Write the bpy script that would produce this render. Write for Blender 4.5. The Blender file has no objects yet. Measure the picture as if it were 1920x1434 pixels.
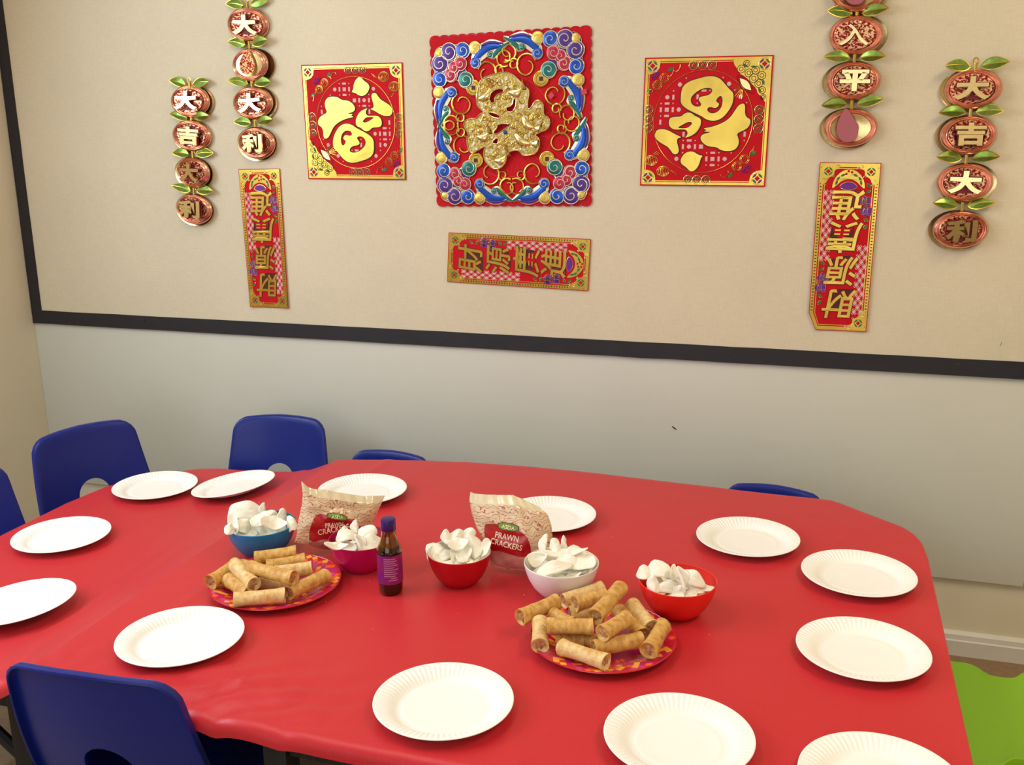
import bpy, bmesh, math, random
from math import pi, sin, cos, radians as rad
from mathutils import Vector as V, Matrix, Euler
import mathutils.noise as mn
random.seed(7)
SC = bpy.context.scene
COL = SC.collection

# ------------------------------------------------------------------ camera
F_PX = 1881.68
CAM = V((0.0, 0.0, 1.5011))
RIGHT = V((0.95534256, 0.2953373, -0.00982173))
UP = V((-0.06365785, 0.23814698, 0.9691407))
FWD = V((-0.28856242, 0.92523613, -0.24631248))
cam = bpy.data.cameras.new('camera')
cam.sensor_width = 36.0; cam.sensor_fit = 'HORIZONTAL'; cam.lens = F_PX / 1920 * 36
cam.clip_start = 0.02
camo = bpy.data.objects.new('camera', cam); COL.objects.link(camo)
m = Matrix.Identity(4)
for i in range(3):
    m[i][0] = RIGHT[i]; m[i][1] = UP[i]; m[i][2] = -FWD[i]; m[i][3] = CAM[i]
camo.matrix_world = m
SC.camera = camo

# ------------------------------------------------------------------ light
W = bpy.data.worlds.new('world'); SC.world = W; W.use_nodes = True
W.node_tree.nodes['Background'].inputs[0].default_value = (0.75, 0.85, 1.0, 1)
W.node_tree.nodes['Background'].inputs[1].default_value = 0.6

def area(name, loc, target, sx, sy, power, color):
    l = bpy.data.lights.new(name, 'AREA'); l.shape = 'RECTANGLE'; l.size = sx; l.size_y = sy
    l.energy = power; l.color = color
    o = bpy.data.objects.new(name, l); COL.objects.link(o); o.location = loc
    o.rotation_euler = (V(target) - V(loc)).to_track_quat('-Z', 'Y').to_euler()
    return o
area('window_daylight', (-2.62, 1.05, 1.75), (0.0, 1.2, 0.9), 1.9, 1.2, 70, (0.72, 0.86, 1.0))
area('window_daylight', (-0.6, -2.1, 1.2), (-0.6, 2.0, 0.9), 2.4, 1.6, 30, (0.78, 0.89, 1.0))
area('ceiling_lamp', (-1.3, 1.5, 2.66), (-1.3, 1.5, 0), 0.55, 1.2, 14, (1.0, 0.89, 0.72))
area('ceiling_lamp', (1.1, 1.5, 2.66), (1.1, 1.5, 0), 0.55, 1.2, 30, (1.0, 0.84, 0.62))
area('ceiling_lamp', (0.3, -0.7, 2.66), (0.3, -0.7, 0), 1.2, 0.55, 10, (1.0, 0.90, 0.72))
SC.view_settings.view_transform = 'Standard'
SC.view_settings.look = 'None'
SC.view_settings.gamma = 1.0
SC.view_settings.use_curve_mapping = False
SC.view_settings.exposure = -0.16

# ------------------------------------------------------------------ helpers
def ray(px, py):
    return RIGHT * ((px - 960) / F_PX) + UP * (-(py - 717) / F_PX) + FWD
def at_z(px, py, z):                     # where the sight line through a photo point meets height z
    d = ray(px, py); return CAM + d * ((z - CAM.z) / d.z)
def at_y(px, py, y):
    d = ray(px, py); return CAM + d * ((y - CAM.y) / d.y)
def at_plane(px, py, p0, n):
    d = ray(px, py); return CAM + d * ((p0 - CAM).dot(n) / d.dot(n))
BY = 2.891                               # face of the display board

def lin(c):
    return tuple((x / 12.92 if x <= 0.04045 else ((x + 0.055) / 1.055) ** 2.4) for x in c)
def rgb(r, g, b):
    return lin((r / 255, g / 255, b / 255))
MATS = {}
def mat(name, col, rough=0.5, metal=0.0, noise=0.0, nscale=40, bump=0.0, bscale=200, spec=0.5, coat=0.0, trans=0.0, col2=None, sss=0.0, sheen=0.0, ior=1.45, thresh=None, bdist=0.002, stretch=None):
    if name in MATS: return MATS[name]
    M = bpy.data.materials.new(name); M.use_nodes = True; nt = M.node_tree; N = nt.nodes; L = nt.links
    B = N['Principled BSDF']
    B.inputs['Base Color'].default_value = (*col, 1); B.inputs['Roughness'].default_value = rough
    B.inputs['Metallic'].default_value = metal; B.inputs['Specular IOR Level'].default_value = spec
    B.inputs['Coat Weight'].default_value = coat; B.inputs['Transmission Weight'].default_value = trans
    B.inputs['IOR'].default_value = ior
    B.inputs['Sheen Weight'].default_value = sheen
    if sss:
        B.inputs['Subsurface Weight'].default_value = sss; B.inputs['Subsurface Radius'].default_value = (0.01, 0.008, 0.005)
    tc = N.new('ShaderNodeTexCoord')
    src = tc.outputs['Object']
    if stretch:
        mp = N.new('ShaderNodeMapping'); mp.inputs['Scale'].default_value = stretch; L.new(src, mp.inputs[0]); src = mp.outputs[0]
    if noise or col2:
        n = N.new('ShaderNodeTexNoise'); n.inputs['Scale'].default_value = nscale; n.inputs['Detail'].default_value = 4
        L.new(src, n.inputs['Vector'])
        mx = N.new('ShaderNodeMix'); mx.data_type = 'RGBA'
        r = N.new('ShaderNodeValToRGB')
        lo, hi = thresh if thresh else (0.3, 0.7)
        r.color_ramp.elements[0].position = lo; r.color_ramp.elements[1].position = hi
        L.new(n.outputs['Fac'], r.inputs[0]); L.new(r.outputs[0], mx.inputs[0])
        c2 = col2 if col2 else tuple(x * (1 - noise) for x in col)
        mx.inputs[6].default_value = (*col, 1); mx.inputs[7].default_value = (*c2, 1)
        L.new(mx.outputs[2], B.inputs['Base Color'])
    if bump:
        n2 = N.new('ShaderNodeTexNoise'); n2.inputs['Scale'].default_value = bscale; n2.inputs['Detail'].default_value = 3
        L.new(src, n2.inputs['Vector'])
        bp = N.new('ShaderNodeBump'); bp.inputs['Strength'].default_value = bump; bp.inputs['Distance'].default_value = bdist
        L.new(n2.outputs['Fac'], bp.inputs['Height']); L.new(bp.outputs[0], B.inputs['Normal'])
    MATS[name] = M
    return M

class MB:
    """collects vertices and faces for ONE mesh object"""
    def __init__(s): s.v = []; s.f = []; s.mi = []
    def add(s, vs, fs, mi=0, M=None):
        o = len(s.v)
        for p in vs: s.v.append(tuple(M @ V(p)) if M is not None else tuple(p))
        for i, f in enumerate(fs):
            s.f.append(tuple(o + k for k in f)); s.mi.append(mi[i] if isinstance(mi, list) else mi)
    def box(s, x0, x1, y0, y1, z0, z1, mi=0, bev=0.0):
        b = min(bev, (x1 - x0) / 3, (y1 - y0) / 3, (z1 - z0) / 3)
        if b <= 0:
            vs = [(x, y, z) for z in (z0, z1) for y in (y0, y1) for x in (x0, x1)]
            fs = [(0, 2, 3, 1), (4, 5, 7, 6), (0, 1, 5, 4), (2, 6, 7, 3), (0, 4, 6, 2), (1, 3, 7, 5)]
            s.add(vs, fs, mi); return
        bm = bmesh.new(); bmesh.ops.create_cube(bm, size=1)
        bmesh.ops.scale(bm, vec=(x1 - x0, y1 - y0, z1 - z0), verts=bm.verts)
        bmesh.ops.bevel(bm, geom=bm.edges[:], offset=b, segments=2, profile=0.6, affect='EDGES')
        bmesh.ops.translate(bm, vec=((x0 + x1) / 2, (y0 + y1) / 2, (z0 + z1) / 2), verts=bm.verts)
        s.bm(bm, mi)
    def bm(s, bm, mi=0, M=None):
        bm.verts.index_update()
        s.add([v.co.copy() for v in bm.verts], [[v.index for v in f.verts] for f in bm.faces], mi, M); bm.free()
    def tube(s, pts, r, n=8, closed=False, mi=0, cap=True):
        pts = [V(p) for p in pts]; k = len(pts)
        rs = r if isinstance(r, (list, tuple)) else [r] * k
        vs = []; fs = []; ref = None
        for i, p in enumerate(pts):
            a = pts[(i - 1) % k] if (closed or i > 0) else p
            b = pts[(i + 1) % k] if (closed or i < k - 1) else p
            t = (b - a).normalized()
            if ref is None:
                ref = t.orthogonal().normalized()
            ref = (ref - t * ref.dot(t)); ref = ref.normalized() if ref.length > 1e-6 else t.orthogonal().normalized()
            bn = t.cross(ref)
            for j in range(n):
                th = 2 * pi * j / n; vs.append(p + (ref * cos(th) + bn * sin(th)) * rs[i])
        for i in range(k if closed else k - 1):
            i2 = (i + 1) % k
            for j in range(n):
                j2 = (j + 1) % n
                fs.append((i * n + j, i * n + j2, i2 * n + j2, i2 * n + j))
        if cap and not closed:
            fs.append(tuple(range(n))[::-1]); fs.append(tuple((k - 1) * n + j for j in range(n)))
        s.add(vs, fs, mi)
    def lathe(s, prof, n=32, sx=1.0, sy=1.0, mi=0, fn=None):
        """prof: list of (r, z[, material]); fn(r,z,theta)->(r,z)"""
        vs = []; rows = []; fs = []; mis = []
        for pr in prof:
            r, z = pr[0], pr[1]
            if r < 1e-7:
                rows.append([len(vs)]); vs.append((0, 0, z)); continue
            row = []
            for j in range(n):
                th = 2 * pi * j / n; rr, zz = fn(r, z, th) if fn else (r, z)
                row.append(len(vs)); vs.append((rr * cos(th) * sx, rr * sin(th) * sy, zz))
            rows.append(row)
        for i in range(len(rows) - 1):
            a, b = rows[i], rows[i + 1]; mm = prof[i][2] if len(prof[i]) > 2 else mi
            for j in range(n):
                j2 = (j + 1) % n
                if len(a) == 1 and len(b) == 1: continue
                if len(a) == 1: fs.append((a[0], b[j], b[j2]))
                elif len(b) == 1: fs.append((a[j], b[0], a[j2]))
                else: fs.append((a[j], b[j], b[j2], a[j2]))
                mis.append(mm)
        s.add(vs, fs, mis)
    def grid(s, fn, nu, nv, mi=0, closeu=False):
        vs = [fn(i / (nu if closeu else nu - 1), j / (nv - 1)) for j in range(nv) for i in range(nu)]
        fs = []
        for j in range(nv - 1):
            for i in range(nu if closeu else nu - 1):
                i2 = (i + 1) % nu
                fs.append((j * nu + i, j * nu + i2, (j + 1) * nu + i2, (j + 1) * nu + i))
        s.add(vs, fs, mi)
    def mapped(s, fn):
        s.v = [tuple(fn(*p)) for p in s.v]; return s
    def mesh(s, name, mats, smooth=True):
        me = bpy.data.meshes.new(name); me.from_pydata([tuple(p) for p in s.v], [], s.f)
        for mm in (mats if isinstance(mats, (list, tuple)) else [mats]): me.materials.append(mm)
        if any(s.mi): me.polygons.foreach_set('material_index', s.mi)
        bm = bmesh.new(); bm.from_mesh(me); bmesh.ops.recalc_face_normals(bm, faces=bm.faces[:]); bm.to_mesh(me); bm.free()
        if smooth:
            me.polygons.foreach_set('use_smooth', [True] * len(me.polygons))
            try: me.set_sharp_from_angle(angle=rad(38))
            except Exception: pass
        me.update(); return me
def link(name, data, parent=None, loc=None, rot=None):
    o = bpy.data.objects.new(name, data); COL.objects.link(o)
    if parent is not None: o.parent = parent
    if loc is not None: o.location = loc
    if rot is not None: o.rotation_euler = rot
    return o
def obj(name, mb, mats, parent=None, loc=None, rot=None, smooth=True):
    return link(name, mb.mesh(name, mats, smooth), parent, loc, rot)
def tag(o, label, cat, group=None, kind=None):
    if label: o['label'] = label
    if cat: o['category'] = cat
    if group: o['group'] = group
    if kind: o['kind'] = kind
    return o
def thing(name, label, cat, loc=(0, 0, 0), rot=(0, 0, 0), group=None):
    o = bpy.data.objects.new(name, None); COL.objects.link(o); o.location = loc; o.rotation_euler = rot
    o.empty_display_size = 0.05
    return tag(o, label, cat, group)
def copy_tree(o, parent=None):
    c = o.copy(); COL.objects.link(c)
    if parent is not None: c.parent = parent
    for ch in list(o.children): copy_tree(ch, c)
    return c
def smooth_loop(pts, it=2):
    for _ in range(it):
        q = []
        k = len(pts)
        for i in range(k):
            a, b = pts[i], pts[(i + 1) % k]
            q.append((a[0] * .75 + b[0] * .25, a[1] * .75 + b[1] * .25)); q.append((a[0] * .25 + b[0] * .75, a[1] * .25 + b[1] * .75))
        pts = q
    return pts
def fill2d(loops, extrude=0.0, bevel=0.0):
    """flat filled outline (with holes) as verts, faces"""
    cu = bpy.data.curves.new('tmp', 'CURVE'); cu.dimensions = '2D'; cu.fill_mode = 'BOTH'; cu.extrude = extrude; cu.bevel_depth = bevel; cu.bevel_resolution = 1
    for lp in loops:
        sp = cu.splines.new('POLY'); sp.points.add(len(lp) - 1); sp.use_cyclic_u = True
        for i, p in enumerate(lp): sp.points[i].co = (p[0], p[1], 0, 1)
    return _take(cu)
def _take(cu):
    o = bpy.data.objects.new('tmp', cu); COL.objects.link(o)
    dg = bpy.context.evaluated_depsgraph_get()
    me = bpy.data.meshes.new_from_object(o.evaluated_get(dg))
    vs = [tuple(v.co) for v in me.vertices]; fs = [tuple(p.vertices) for p in me.polygons]
    bpy.data.objects.remove(o); bpy.data.curves.remove(cu); bpy.data.meshes.remove(me)
    return vs, fs
GL = {}
def glyph(ch, bold=0.0, extrude=0.0, bevel=0.0, center=True, shear=0.0):
    key = (ch, bold, extrude, bevel, shear)
    if key in GL: return GL[key]
    cu = bpy.data.curves.new('tmp', 'FONT'); cu.body = ch; cu.offset = bold; cu.extrude = extrude; cu.bevel_depth = bevel; cu.shear = shear
    vs, fs = _take(cu)
    x0 = min(v[0] for v in vs); x1 = max(v[0] for v in vs); y0 = min(v[1] for v in vs); y1 = max(v[1] for v in vs)
    cx, cy = (x0 + x1) / 2, (y0 + y1) / 2
    GL[key] = ([(v[0] - cx, v[1] - cy, v[2]) for v in vs], fs, x1 - x0, y1 - y0)
    return GL[key]

# ------------------------------------------------------------------ materials
M_BOARD = mat('hessian_fabric', rgb(218, 206, 178), 0.95, noise=0.06, nscale=3, spec=0.1)
def _weave(M):
    nt = M.node_tree; N = nt.nodes; L = nt.links; B = N['Principled BSDF']; tc = N['Texture Coordinate']
    outs = []
    for sc in ((420, 10, 40), (30, 10, 420)):
        mp = N.new('ShaderNodeMapping'); mp.inputs['Scale'].default_value = sc; L.new(tc.outputs['Object'], mp.inputs[0])
        n = N.new('ShaderNodeTexNoise'); n.inputs['Scale'].default_value = 1.0; n.inputs['Detail'].default_value = 2; L.new(mp.outputs[0], n.inputs['Vector']); outs.append(n)
    ad = N.new('ShaderNodeMath'); ad.operation = 'ADD'; L.new(outs[0].outputs['Fac'], ad.inputs[0]); L.new(outs[1].outputs['Fac'], ad.inputs[1])
    bp = N.new('ShaderNodeBump'); bp.inputs['Strength'].default_value = 0.25; bp.inputs['Distance'].default_value = 0.001
    L.new(ad.outputs[0], bp.inputs['Height']); L.new(bp.outputs[0], B.inputs['Normal'])
    hs = N.new('ShaderNodeHueSaturation'); mr = N.new('ShaderNodeMapRange')
    mr.inputs[1].default_value = 0.6; mr.inputs[2].default_value = 1.4; mr.inputs[3].default_value = 0.93; mr.inputs[4].default_value = 1.06
    L.new(ad.outputs[0], mr.inputs[0]); L.new(mr.outputs[0], hs.inputs['Value'])
    src = B.inputs['Base Color'].links[0].from_socket
    L.new(src, hs.inputs['Color']); L.new(hs.outputs[0], B.inputs['Base Color'])
_weave(M_BOARD)
M_PANEL = mat('cream_satin_paint', rgb(208, 206, 192), 0.42, bump=0.05, bscale=120, spec=0.5, noise=0.03, nscale=4)
M_WALL = mat('cream_wall_paint', rgb(226, 216, 190), 0.6, bump=0.05, bscale=150, noise=0.04, nscale=5)
M_WHITE = mat('white_gloss_paint', rgb(220, 216, 206), 0.35, noise=0.04, nscale=20)
M_CEIL = mat('ceiling_paint', rgb(235, 230, 220), 0.9)
M_FLOOR = mat('floor_vinyl', rgb(150, 122, 92), 0.6, noise=0.25, nscale=60, bump=0.1)
M_BORDER = mat('black_border_card', rgb(36, 34, 38), 0.55, noise=0.2, nscale=15, bump=0.2, bscale=60)
M_GROOVE = mat('dark_gap', rgb(60, 50, 40), 0.9)
M_PAPER = mat('red_paper_cloth', rgb(200, 37, 45), 0.40, noise=0.07, nscale=260, bump=0.12, bscale=420, spec=0.42, sheen=0.05)
M_BLACK = mat('black_metal', rgb(22, 22, 24), 0.45)
M_TOPW = mat('table_laminate', rgb(60, 52, 46), 0.5)
M_BLUE = mat('blue_plastic', rgb(8, 31, 122), 0.33, bump=0.08, bscale=700, spec=0.5)
M_LEG = mat('grey_steel', rgb(70, 72, 76), 0.35, metal=0.8)
M_LIME = mat('lime_plastic', rgb(134, 190, 22), 0.4, spec=0.5)
M_PLATE = mat('white_paper_plate', rgb(246, 244, 238), 0.45, bump=0.05, bscale=500, spec=0.4)
M_GOLD = mat('gold_foil', (0.74, 0.50, 0.09), 0.30, metal=1.0, bump=0.12, bscale=60, noise=0.25, nscale=14)
M_GOLDL = mat('pale_gold_foil', (0.80, 0.62, 0.27), 0.26, metal=1.0, bump=0.15, bscale=90)
M_GOLDD = mat('dark_gold_outline', rgb(70, 22, 10), 0.5)
M_RED = mat('red_flocked_paper', rgb(196, 10, 26), 0.72, noise=0.12, nscale=30, spec=0.25)
M_REDL = mat('red_line', rgb(214, 70, 50), 0.5)
M_CUT = mat('cutout_backing', rgb(222, 178, 170), 0.85, noise=0.1, nscale=60)
M_COPPER = mat('copper_red_foil', (0.88, 0.46, 0.34), 0.24, metal=1.0, bump=0.10, bscale=5, noise=0.22, nscale=2.5)
M_SPECK = mat('speckled_gold_red', (0.80, 0.50, 0.26), 0.35, metal=0.7, col2=rgb(140, 16, 20), nscale=9, thresh=(0.46, 0.51))
M_LEAF = mat('green_foil', (0.30, 0.50, 0.10), 0.32, metal=0.75, noise=0.3, nscale=5, bump=0.15, bscale=6)
M_PURPLE = mat('purple_foil', (0.085, 0.03, 0.24), 0.35, metal=0.3, noise=0.2)
M_BLUEF = mat('blue_foil', (0.015, 0.09, 0.50), 0.28, metal=0.4, noise=0.2)
M_TEAL = mat('teal_foil', (0.015, 0.17, 0.15), 0.3, metal=0.4, noise=0.2)
M_PINK = mat('crimson_foil', (0.50, 0.02, 0.06), 0.32, metal=0.3, noise=0.2)
M_CRIM = mat('crimson_edge', rgb(122, 14, 22), 0.5)
M_GOLDC = mat('smooth_gold_foil', (0.74, 0.56, 0.25), 0.26, metal=1.0, bump=0.15, bscale=3)
M_SILVER = mat('silver_gold_edge', (0.78, 0.68, 0.46), 0.28, metal=1.0)
M_MAUVE = mat('mauve_card', rgb(168, 92, 104), 0.8, noise=0.05, nscale=200)
M_VIOLET = mat('violet_print', rgb(112, 30, 140), 0.5, noise=0.25, nscale=90)
M_GREENP = mat('green_print', rgb(52, 110, 60), 0.5, noise=0.2, nscale=90)
M_ROLL = mat('fried_pastry', rgb(222, 178, 100), 0.45, col2=rgb(190, 132, 58), nscale=1.1, bump=0.5, bscale=4.5, thresh=(0.36, 0.68), spec=0.45, bdist=0.0025, stretch=(8, 1, 1))
M_ROLLP = mat('pale_fried_pastry', rgb(232, 200, 140), 0.45, col2=rgb(208, 158, 84), nscale=1.0, bump=0.5, bscale=4.5, thresh=(0.42, 0.70), spec=0.45, bdist=0.0025, stretch=(8, 1, 1))
M_FILL = mat('roll_filling', rgb(206, 160, 112), 0.7, col2=rgb(150, 92, 50), nscale=2.2, bump=0.6, bscale=5, stretch=(8, 1, 1))
M_CRACK = mat('prawn_cracker_puff', rgb(246, 240, 222), 0.6, bump=0.35, bscale=3.2, spec=0.3, sss=0.10, noise=0.05, nscale=1.5)

# ------------------------------------------------------------------ the room
def struct(o): o['kind'] = 'structure'; return o
b = MB(); b.box(-2.9, 3.0, -2.3, 3.0, -0.06, 0); struct(obj('floor', b, M_FLOOR))
b = MB(); b.box(-2.9, 3.0, -2.3, 3.0, 2.75, 2.8); struct(obj('ceiling', b, M_CEIL))
b = MB(); b.box(-2.9, 3.0, 2.910, 3.0, 0, 2.75); wb = struct(obj('wall_back', b, M_WALL))
b = MB(); b.box(-2.79, -2.708, -2.3, 2.910, 0, 2.75); struct(obj('wall_left', b, M_WALL))
b = MB(); b.box(2.6, 2.7, -2.3, 2.910, 0, 2.75); struct(obj('wall_right', b, M_WALL))
b = MB(); b.box(-2.708, 2.6, -2.3, -2.2, 0, 2.75); struct(obj('wall_front', b, M_WALL))
for x0, x1 in ((-2.7078, 0.5955), (0.5985, 2.5995)):
    b = MB(); b.box(x0, x1, 2.896, 2.9098, 0.236, 0.868, bev=0.002); obj('wall_panel', b, M_PANEL, wb)
sk = MB()
pr = [(2.9098, 0.0), (2.892, 0.0), (2.892, 0.046), (2.895, 0.050), (2.897, 0.064), (2.9015, 0.070), (2.9098, 0.072)]
n = len(pr); sk.add([(x, p[0], p[1]) for x in (-2.7078, 2.5995) for p in pr], [(i, (i + 1) % n, n + (i + 1) % n, n + i) for i in range(n)] + [tuple(range(n)), tuple(range(n, 2 * n))])
struct(obj('baseboard_back', sk, M_WHITE, smooth=False))
b = MB(); b.box(-2.7078, -2.694, -2.19, 2.891, 0, 0.07, bev=0.004); struct(obj('baseboard_left', b, M_WHITE))
b = MB(); p = at_y(1264, 802, 2.8955); q = at_y(1260, 799, 2.8955); r_ = at_y(1268, 805, 2.8955)
b.tube([q, p, r_], [0.0012, 0.002, 0.0014], 6); obj('scuff_mark', b, M_BLACK, wb)

db = thing('display_board', 'large beige fabric display board with black border along its edges', 'notice board', (-0.05, BY, 0.835))
b = MB(); b.box(-2.655, 2.64, 0.0, 0.0185, 0.034, 1.86); obj('fabric_panel', b, M_BOARD, db)
def strip(pts_in, pts_out):
    """flat card strip with slightly wavy edges, 3 mm proud of the fabric"""
    s = MB(); k = len(pts_in)
    vs = []
    for (a, c), (d, e) in zip(pts_in, pts_out):
        vs += [(a, -0.0035, c), (d, -0.0045, e), (a, 0.001, c), (d, 0.0185, e)]
    fs = []
    for i in range(k - 1):
        o, p = 4 * i, 4 * i + 4
        fs += [(o, o + 1, p + 1, p), (o, p, p + 2, o + 2), (o + 1, o + 3, p + 3, p + 1)]
    fs += [(0, 1, 3, 2), (4 * k - 4, 4 * k - 3, 4 * k - 1, 4 * k - 2)]
    s.add(vs, fs); return s
K = 60
xs = [-2.655 + i * (5.29 / K) for i in range(K + 1)]
wob = lambda i, s: mn.noise(V((i * 0.7, s, 0))) * 0.0018
obj('border_strip', strip([(x, 0.047 + wob(i, 1)) for i, x in enumerate(xs)], [(x, 0.0 + wob(i, 5)) for i, x in enumerate(xs)]), M_BORDER, db, smooth=False)
zs = [0.035 + i * (1.82 / 24) for i in range(25)]
obj('border_strip', strip([(-2.613 + wob(i, 9), z) for i, z in enumerate(zs)], [(-2.655 + wob(i, 3), z) for i, z in enumerate(zs)]), M_BORDER, db, smooth=False)
for px, py, rz in ((1797, 682.5, 0.05), (1366, 662, 0.3), (270, 602, 0.9), (12, 107, 1.5), (1877, 645, 1.5), (840, 634, 0.1)):
    p = at_y(px, py, BY - 0.0055); d = V((cos(rz), 0, sin(rz))) * 0.0045
    c = db.location
    b = MB(); b.tube([p - d - c, p + d - c], 0.0006, 5); obj('staple', b, M_LEG, db)

# ------------------------------------------------------------------ tables and paper cloth
def zc(x):
    if x >= -1.30: return 0.58
    t = min(1.0, (-1.30 - x) / 0.27)
    return 0.5185 + 0.0615 * (1 - t) ** 2
BACK = [(-1.932, 1.95), (-1.931, 2.10), (-1.915, 2.235), (-1.86, 2.35), (-1.75, 2.445), (-1.69, 2.464), (-1.627, 2.468), (-1.516, 2.478), (-1.43, 2.463), (-1.368, 2.445), (-1.335, 2.448), (-1.30, 2.464), (-1.25, 2.483), (-1.199, 2.496), (-1.048, 2.532), (-0.893, 2.551), (-0.738, 2.558), (-0.585, 2.556), (-0.435, 2.546), (-0.291, 2.534), (-0.152, 2.523), (-0.045, 2.518), (0.03, 2.517), (0.055, 2.513), (0.075, 2.503), (0.11, 2.471), (0.17, 2.419), (0.205, 2.388), (0.221, 2.372), (0.242, 2.334), (0.252, 2.290), (0.257, 2.21)]
FRONT = [(-1.932, 1.57), (-1.925, 1.44), (-1.89, 1.35), (-1.82, 1.295), (-1.70, 1.265), (-1.5, 1.256), (-1.30, 1.243), (-0.97, 1.240), (-0.90, 1.236), (0.20, 1.236), (0.235, 1.249), (0.252, 1.28), (0.257, 1.33)]
def interp(tab, x):
    for (a, b_), (c, d) in zip(tab, tab[1:]):
        if x <= c: return b_ + (d - b_) * max(0, (x - a)) / (c - a)
    return tab[-1][1]
def wrinkle(x, y):
    h = 0.0007 * mn.noise(V((x * 6, y * 6, 3))) + 0.0004 * mn.noise(V((x * 25, y * 25, 8)))
    d = x + 1.30
    if d < 0:                                             # long slack folds that follow the step between the tables
        w = math.exp(-((d + 0.13) / 0.09) ** 2)
        h += w * 0.0020 * sin((d + 0.05 * y) * 95) * (0.4 + 0.6 * abs(mn.noise(V((y * 2, 1, 1)))))
    h += 0.0022 * math.exp(-((d - 0.07 - 0.03 * y) / 0.012) ** 2) * min(1, max(0, (y - 1.3) * 3))
    # crumple where the paper is bunched by the near chair
    r = math.hypot((x + 0.90) / 0.17, (y - 1.30) / 0.10)
    w = math.exp(-r * r)
    h += w * (0.010 * abs(sin((x * 0.75 - (y - 1.25) * 1.3) * 34 + 1.5 * mn.noise(V((x * 9, y * 9, 1))))) ** 1.5 + 0.010 * abs(mn.noise(V((x * 14, y * 20, 0)))))
    r = math.hypot((x + 1.34) / 0.14, (y - 1.26) / 0.14)
    h += math.exp(-r * r) * 0.010 * abs(mn.noise(V((x * 16, y * 9, 4))))
    h += 0.0016 * math.exp(-((x + 0.62 + 0.42 * (y - 1.8)) / 0.02) ** 2)
    return max(h, -0.0008)
NX, NY = 230, 90
xs = sorted(set([round(-1.932 + 2.189 * i / NX, 4) for i in range(NX + 1)] + [-1.30, -1.302, -1.298, -1.931, -1.93, -1.927, 0.2568, 0.2560, 0.2545, 0.252]))
NX = len(xs)
cv = MB(); vs = []; fs = []
for x in xs:
    y0, y1 = interp(FRONT, x), interp(BACK, x)
    for j in range(NY):
        y = y0 + (y1 - y0) * j / (NY - 1)
        vs.append(V((x, y, zc(x) + wrinkle(x, y))))
for i in range(NX - 1):
    for j in range(NY - 1):
        a = i * NY + j; fs.append((a, a + NY, a + NY + 1, a + 1))
loop = [i * NY for i in range(NX)] + [(NX - 1) * NY + j for j in range(1, NY)] + [i * NY + NY - 1 for i in range(NX - 2, -1, -1)] + [j for j in range(NY - 2, 0, -1)]
k = len(loop); prev = loop
nrm = []
for i in range(k):
    acc = V((0, 0, 0))
    for s in (4, 8):
        t = vs[loop[(i + s) % k]] - vs[loop[i - s]]
        acc += V((t.y, -t.x, 0)).normalized()
    nrm.append(acc.normalized())
for ring, (out, dn, fo, fd) in enumerate(((0.002, 0.0006, .005, .0006), (0.0035, 0.0025, .010, .0024), (0.0045, 0.006, .0145, .0058), (0.005, 0.012, .0175, .0115), (0.005, 0.020, .0190, .0190), (0.0055, 0.030, .0195, .0270))):
    cur = []
    for i in range(k):
        p = vs[loop[i]]; o = out
        w = dn
        g = min(1.0, max(0.0, (1.42 - p.y) / .08)); o += (fo - out) * g; w += (fd - dn) * g
        if p.y < 1.4 and ring > 1:
            o += 0.001 * mn.noise(V((p.x * 9, ring * .3, 2))); 
        cur.append(len(vs)); vs.append(p + nrm[i] * o - V((0, 0, w)))
    for i in range(k):
        i2 = (i + 1) % k; fs.append((prev[i], cur[i], cur[i2], prev[i2]))
    prev = cur
cv.add(vs, fs)
cloth = obj('paper_tablecloth', cv, M_PAPER)
tag(cloth, 'red crumpled paper tablecloth spread over both tables', 'tablecloth')

def rounded_top(outline, z0, z1):
    b = MB(); k = len(outline)
    b.add([(x, y, z) for z in (z0, z1) for x, y in outline], [tuple(range(k)), tuple(range(k, 2 * k))] + [(i, (i + 1) % k, k + (i + 1) % k, k + i) for i in range(k)])
    return b
def table(label, outline, z1, legs, group):
    cx = sum(p[0] for p in outline) / len(outline); cy = sum(p[1] for p in outline) / len(outline)
    t = thing('classroom_table', label, 'table', (cx, cy, 0), group=group)
    obj('tabletop', rounded_top([(x - cx, y - cy) for x, y in outline], z1 - 0.022, z1 - 0.0015), M_TOPW, t, smooth=False)
    xsl = [l[0] for l in legs]; ysl = [l[1] for l in legs]
    x0, x1, y0, y1 = min(xsl) - cx, max(xsl) - cx, min(ysl) - cy, max(ysl) - cy
    for (ax, ay, bx, by) in ((x0, y0, x1, y0), (x0, y1, x1, y1), (x0, y0, x0, y1), (x1, y0, x1, y1)):
        b = MB(); b.box(min(ax, bx) - .012, max(ax, bx) + .012, min(ay, by) - .012, max(ay, by) + .012, z1 - 0.065, z1 - 0.022); obj('frame_rail', b, M_BLACK, t)
    for lx, ly in legs:
        b = MB(); b.box(lx - cx - .022, lx - cx + .022, ly - cy - .022, ly - cy + .022, 0.0, z1 - 0.022, bev=0.006); obj('leg', b, M_BLACK, t)
    return t, cx, cy
o1 = [(-1.285, 1.27), (-1.25, 1.246), (0.2, 1.246), (0.235, 1.26), (0.249, 1.30), (0.250, 2.20), (0.235, 2.33), (0.20, 2.38), (0.05, 2.505), (-0.29, 2.525), (-0.74, 2.55), (-1.05, 2.525), (-1.25, 2.475), (-1.285, 2.45)]
t1, cx, cy = table('taller table on the right under the red paper, black legs', o1, 0.58, [(-0.80, 1.27), (0.17, 1.29), (-0.80, 2.42), (0.17, 2.30)], None)
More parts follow.
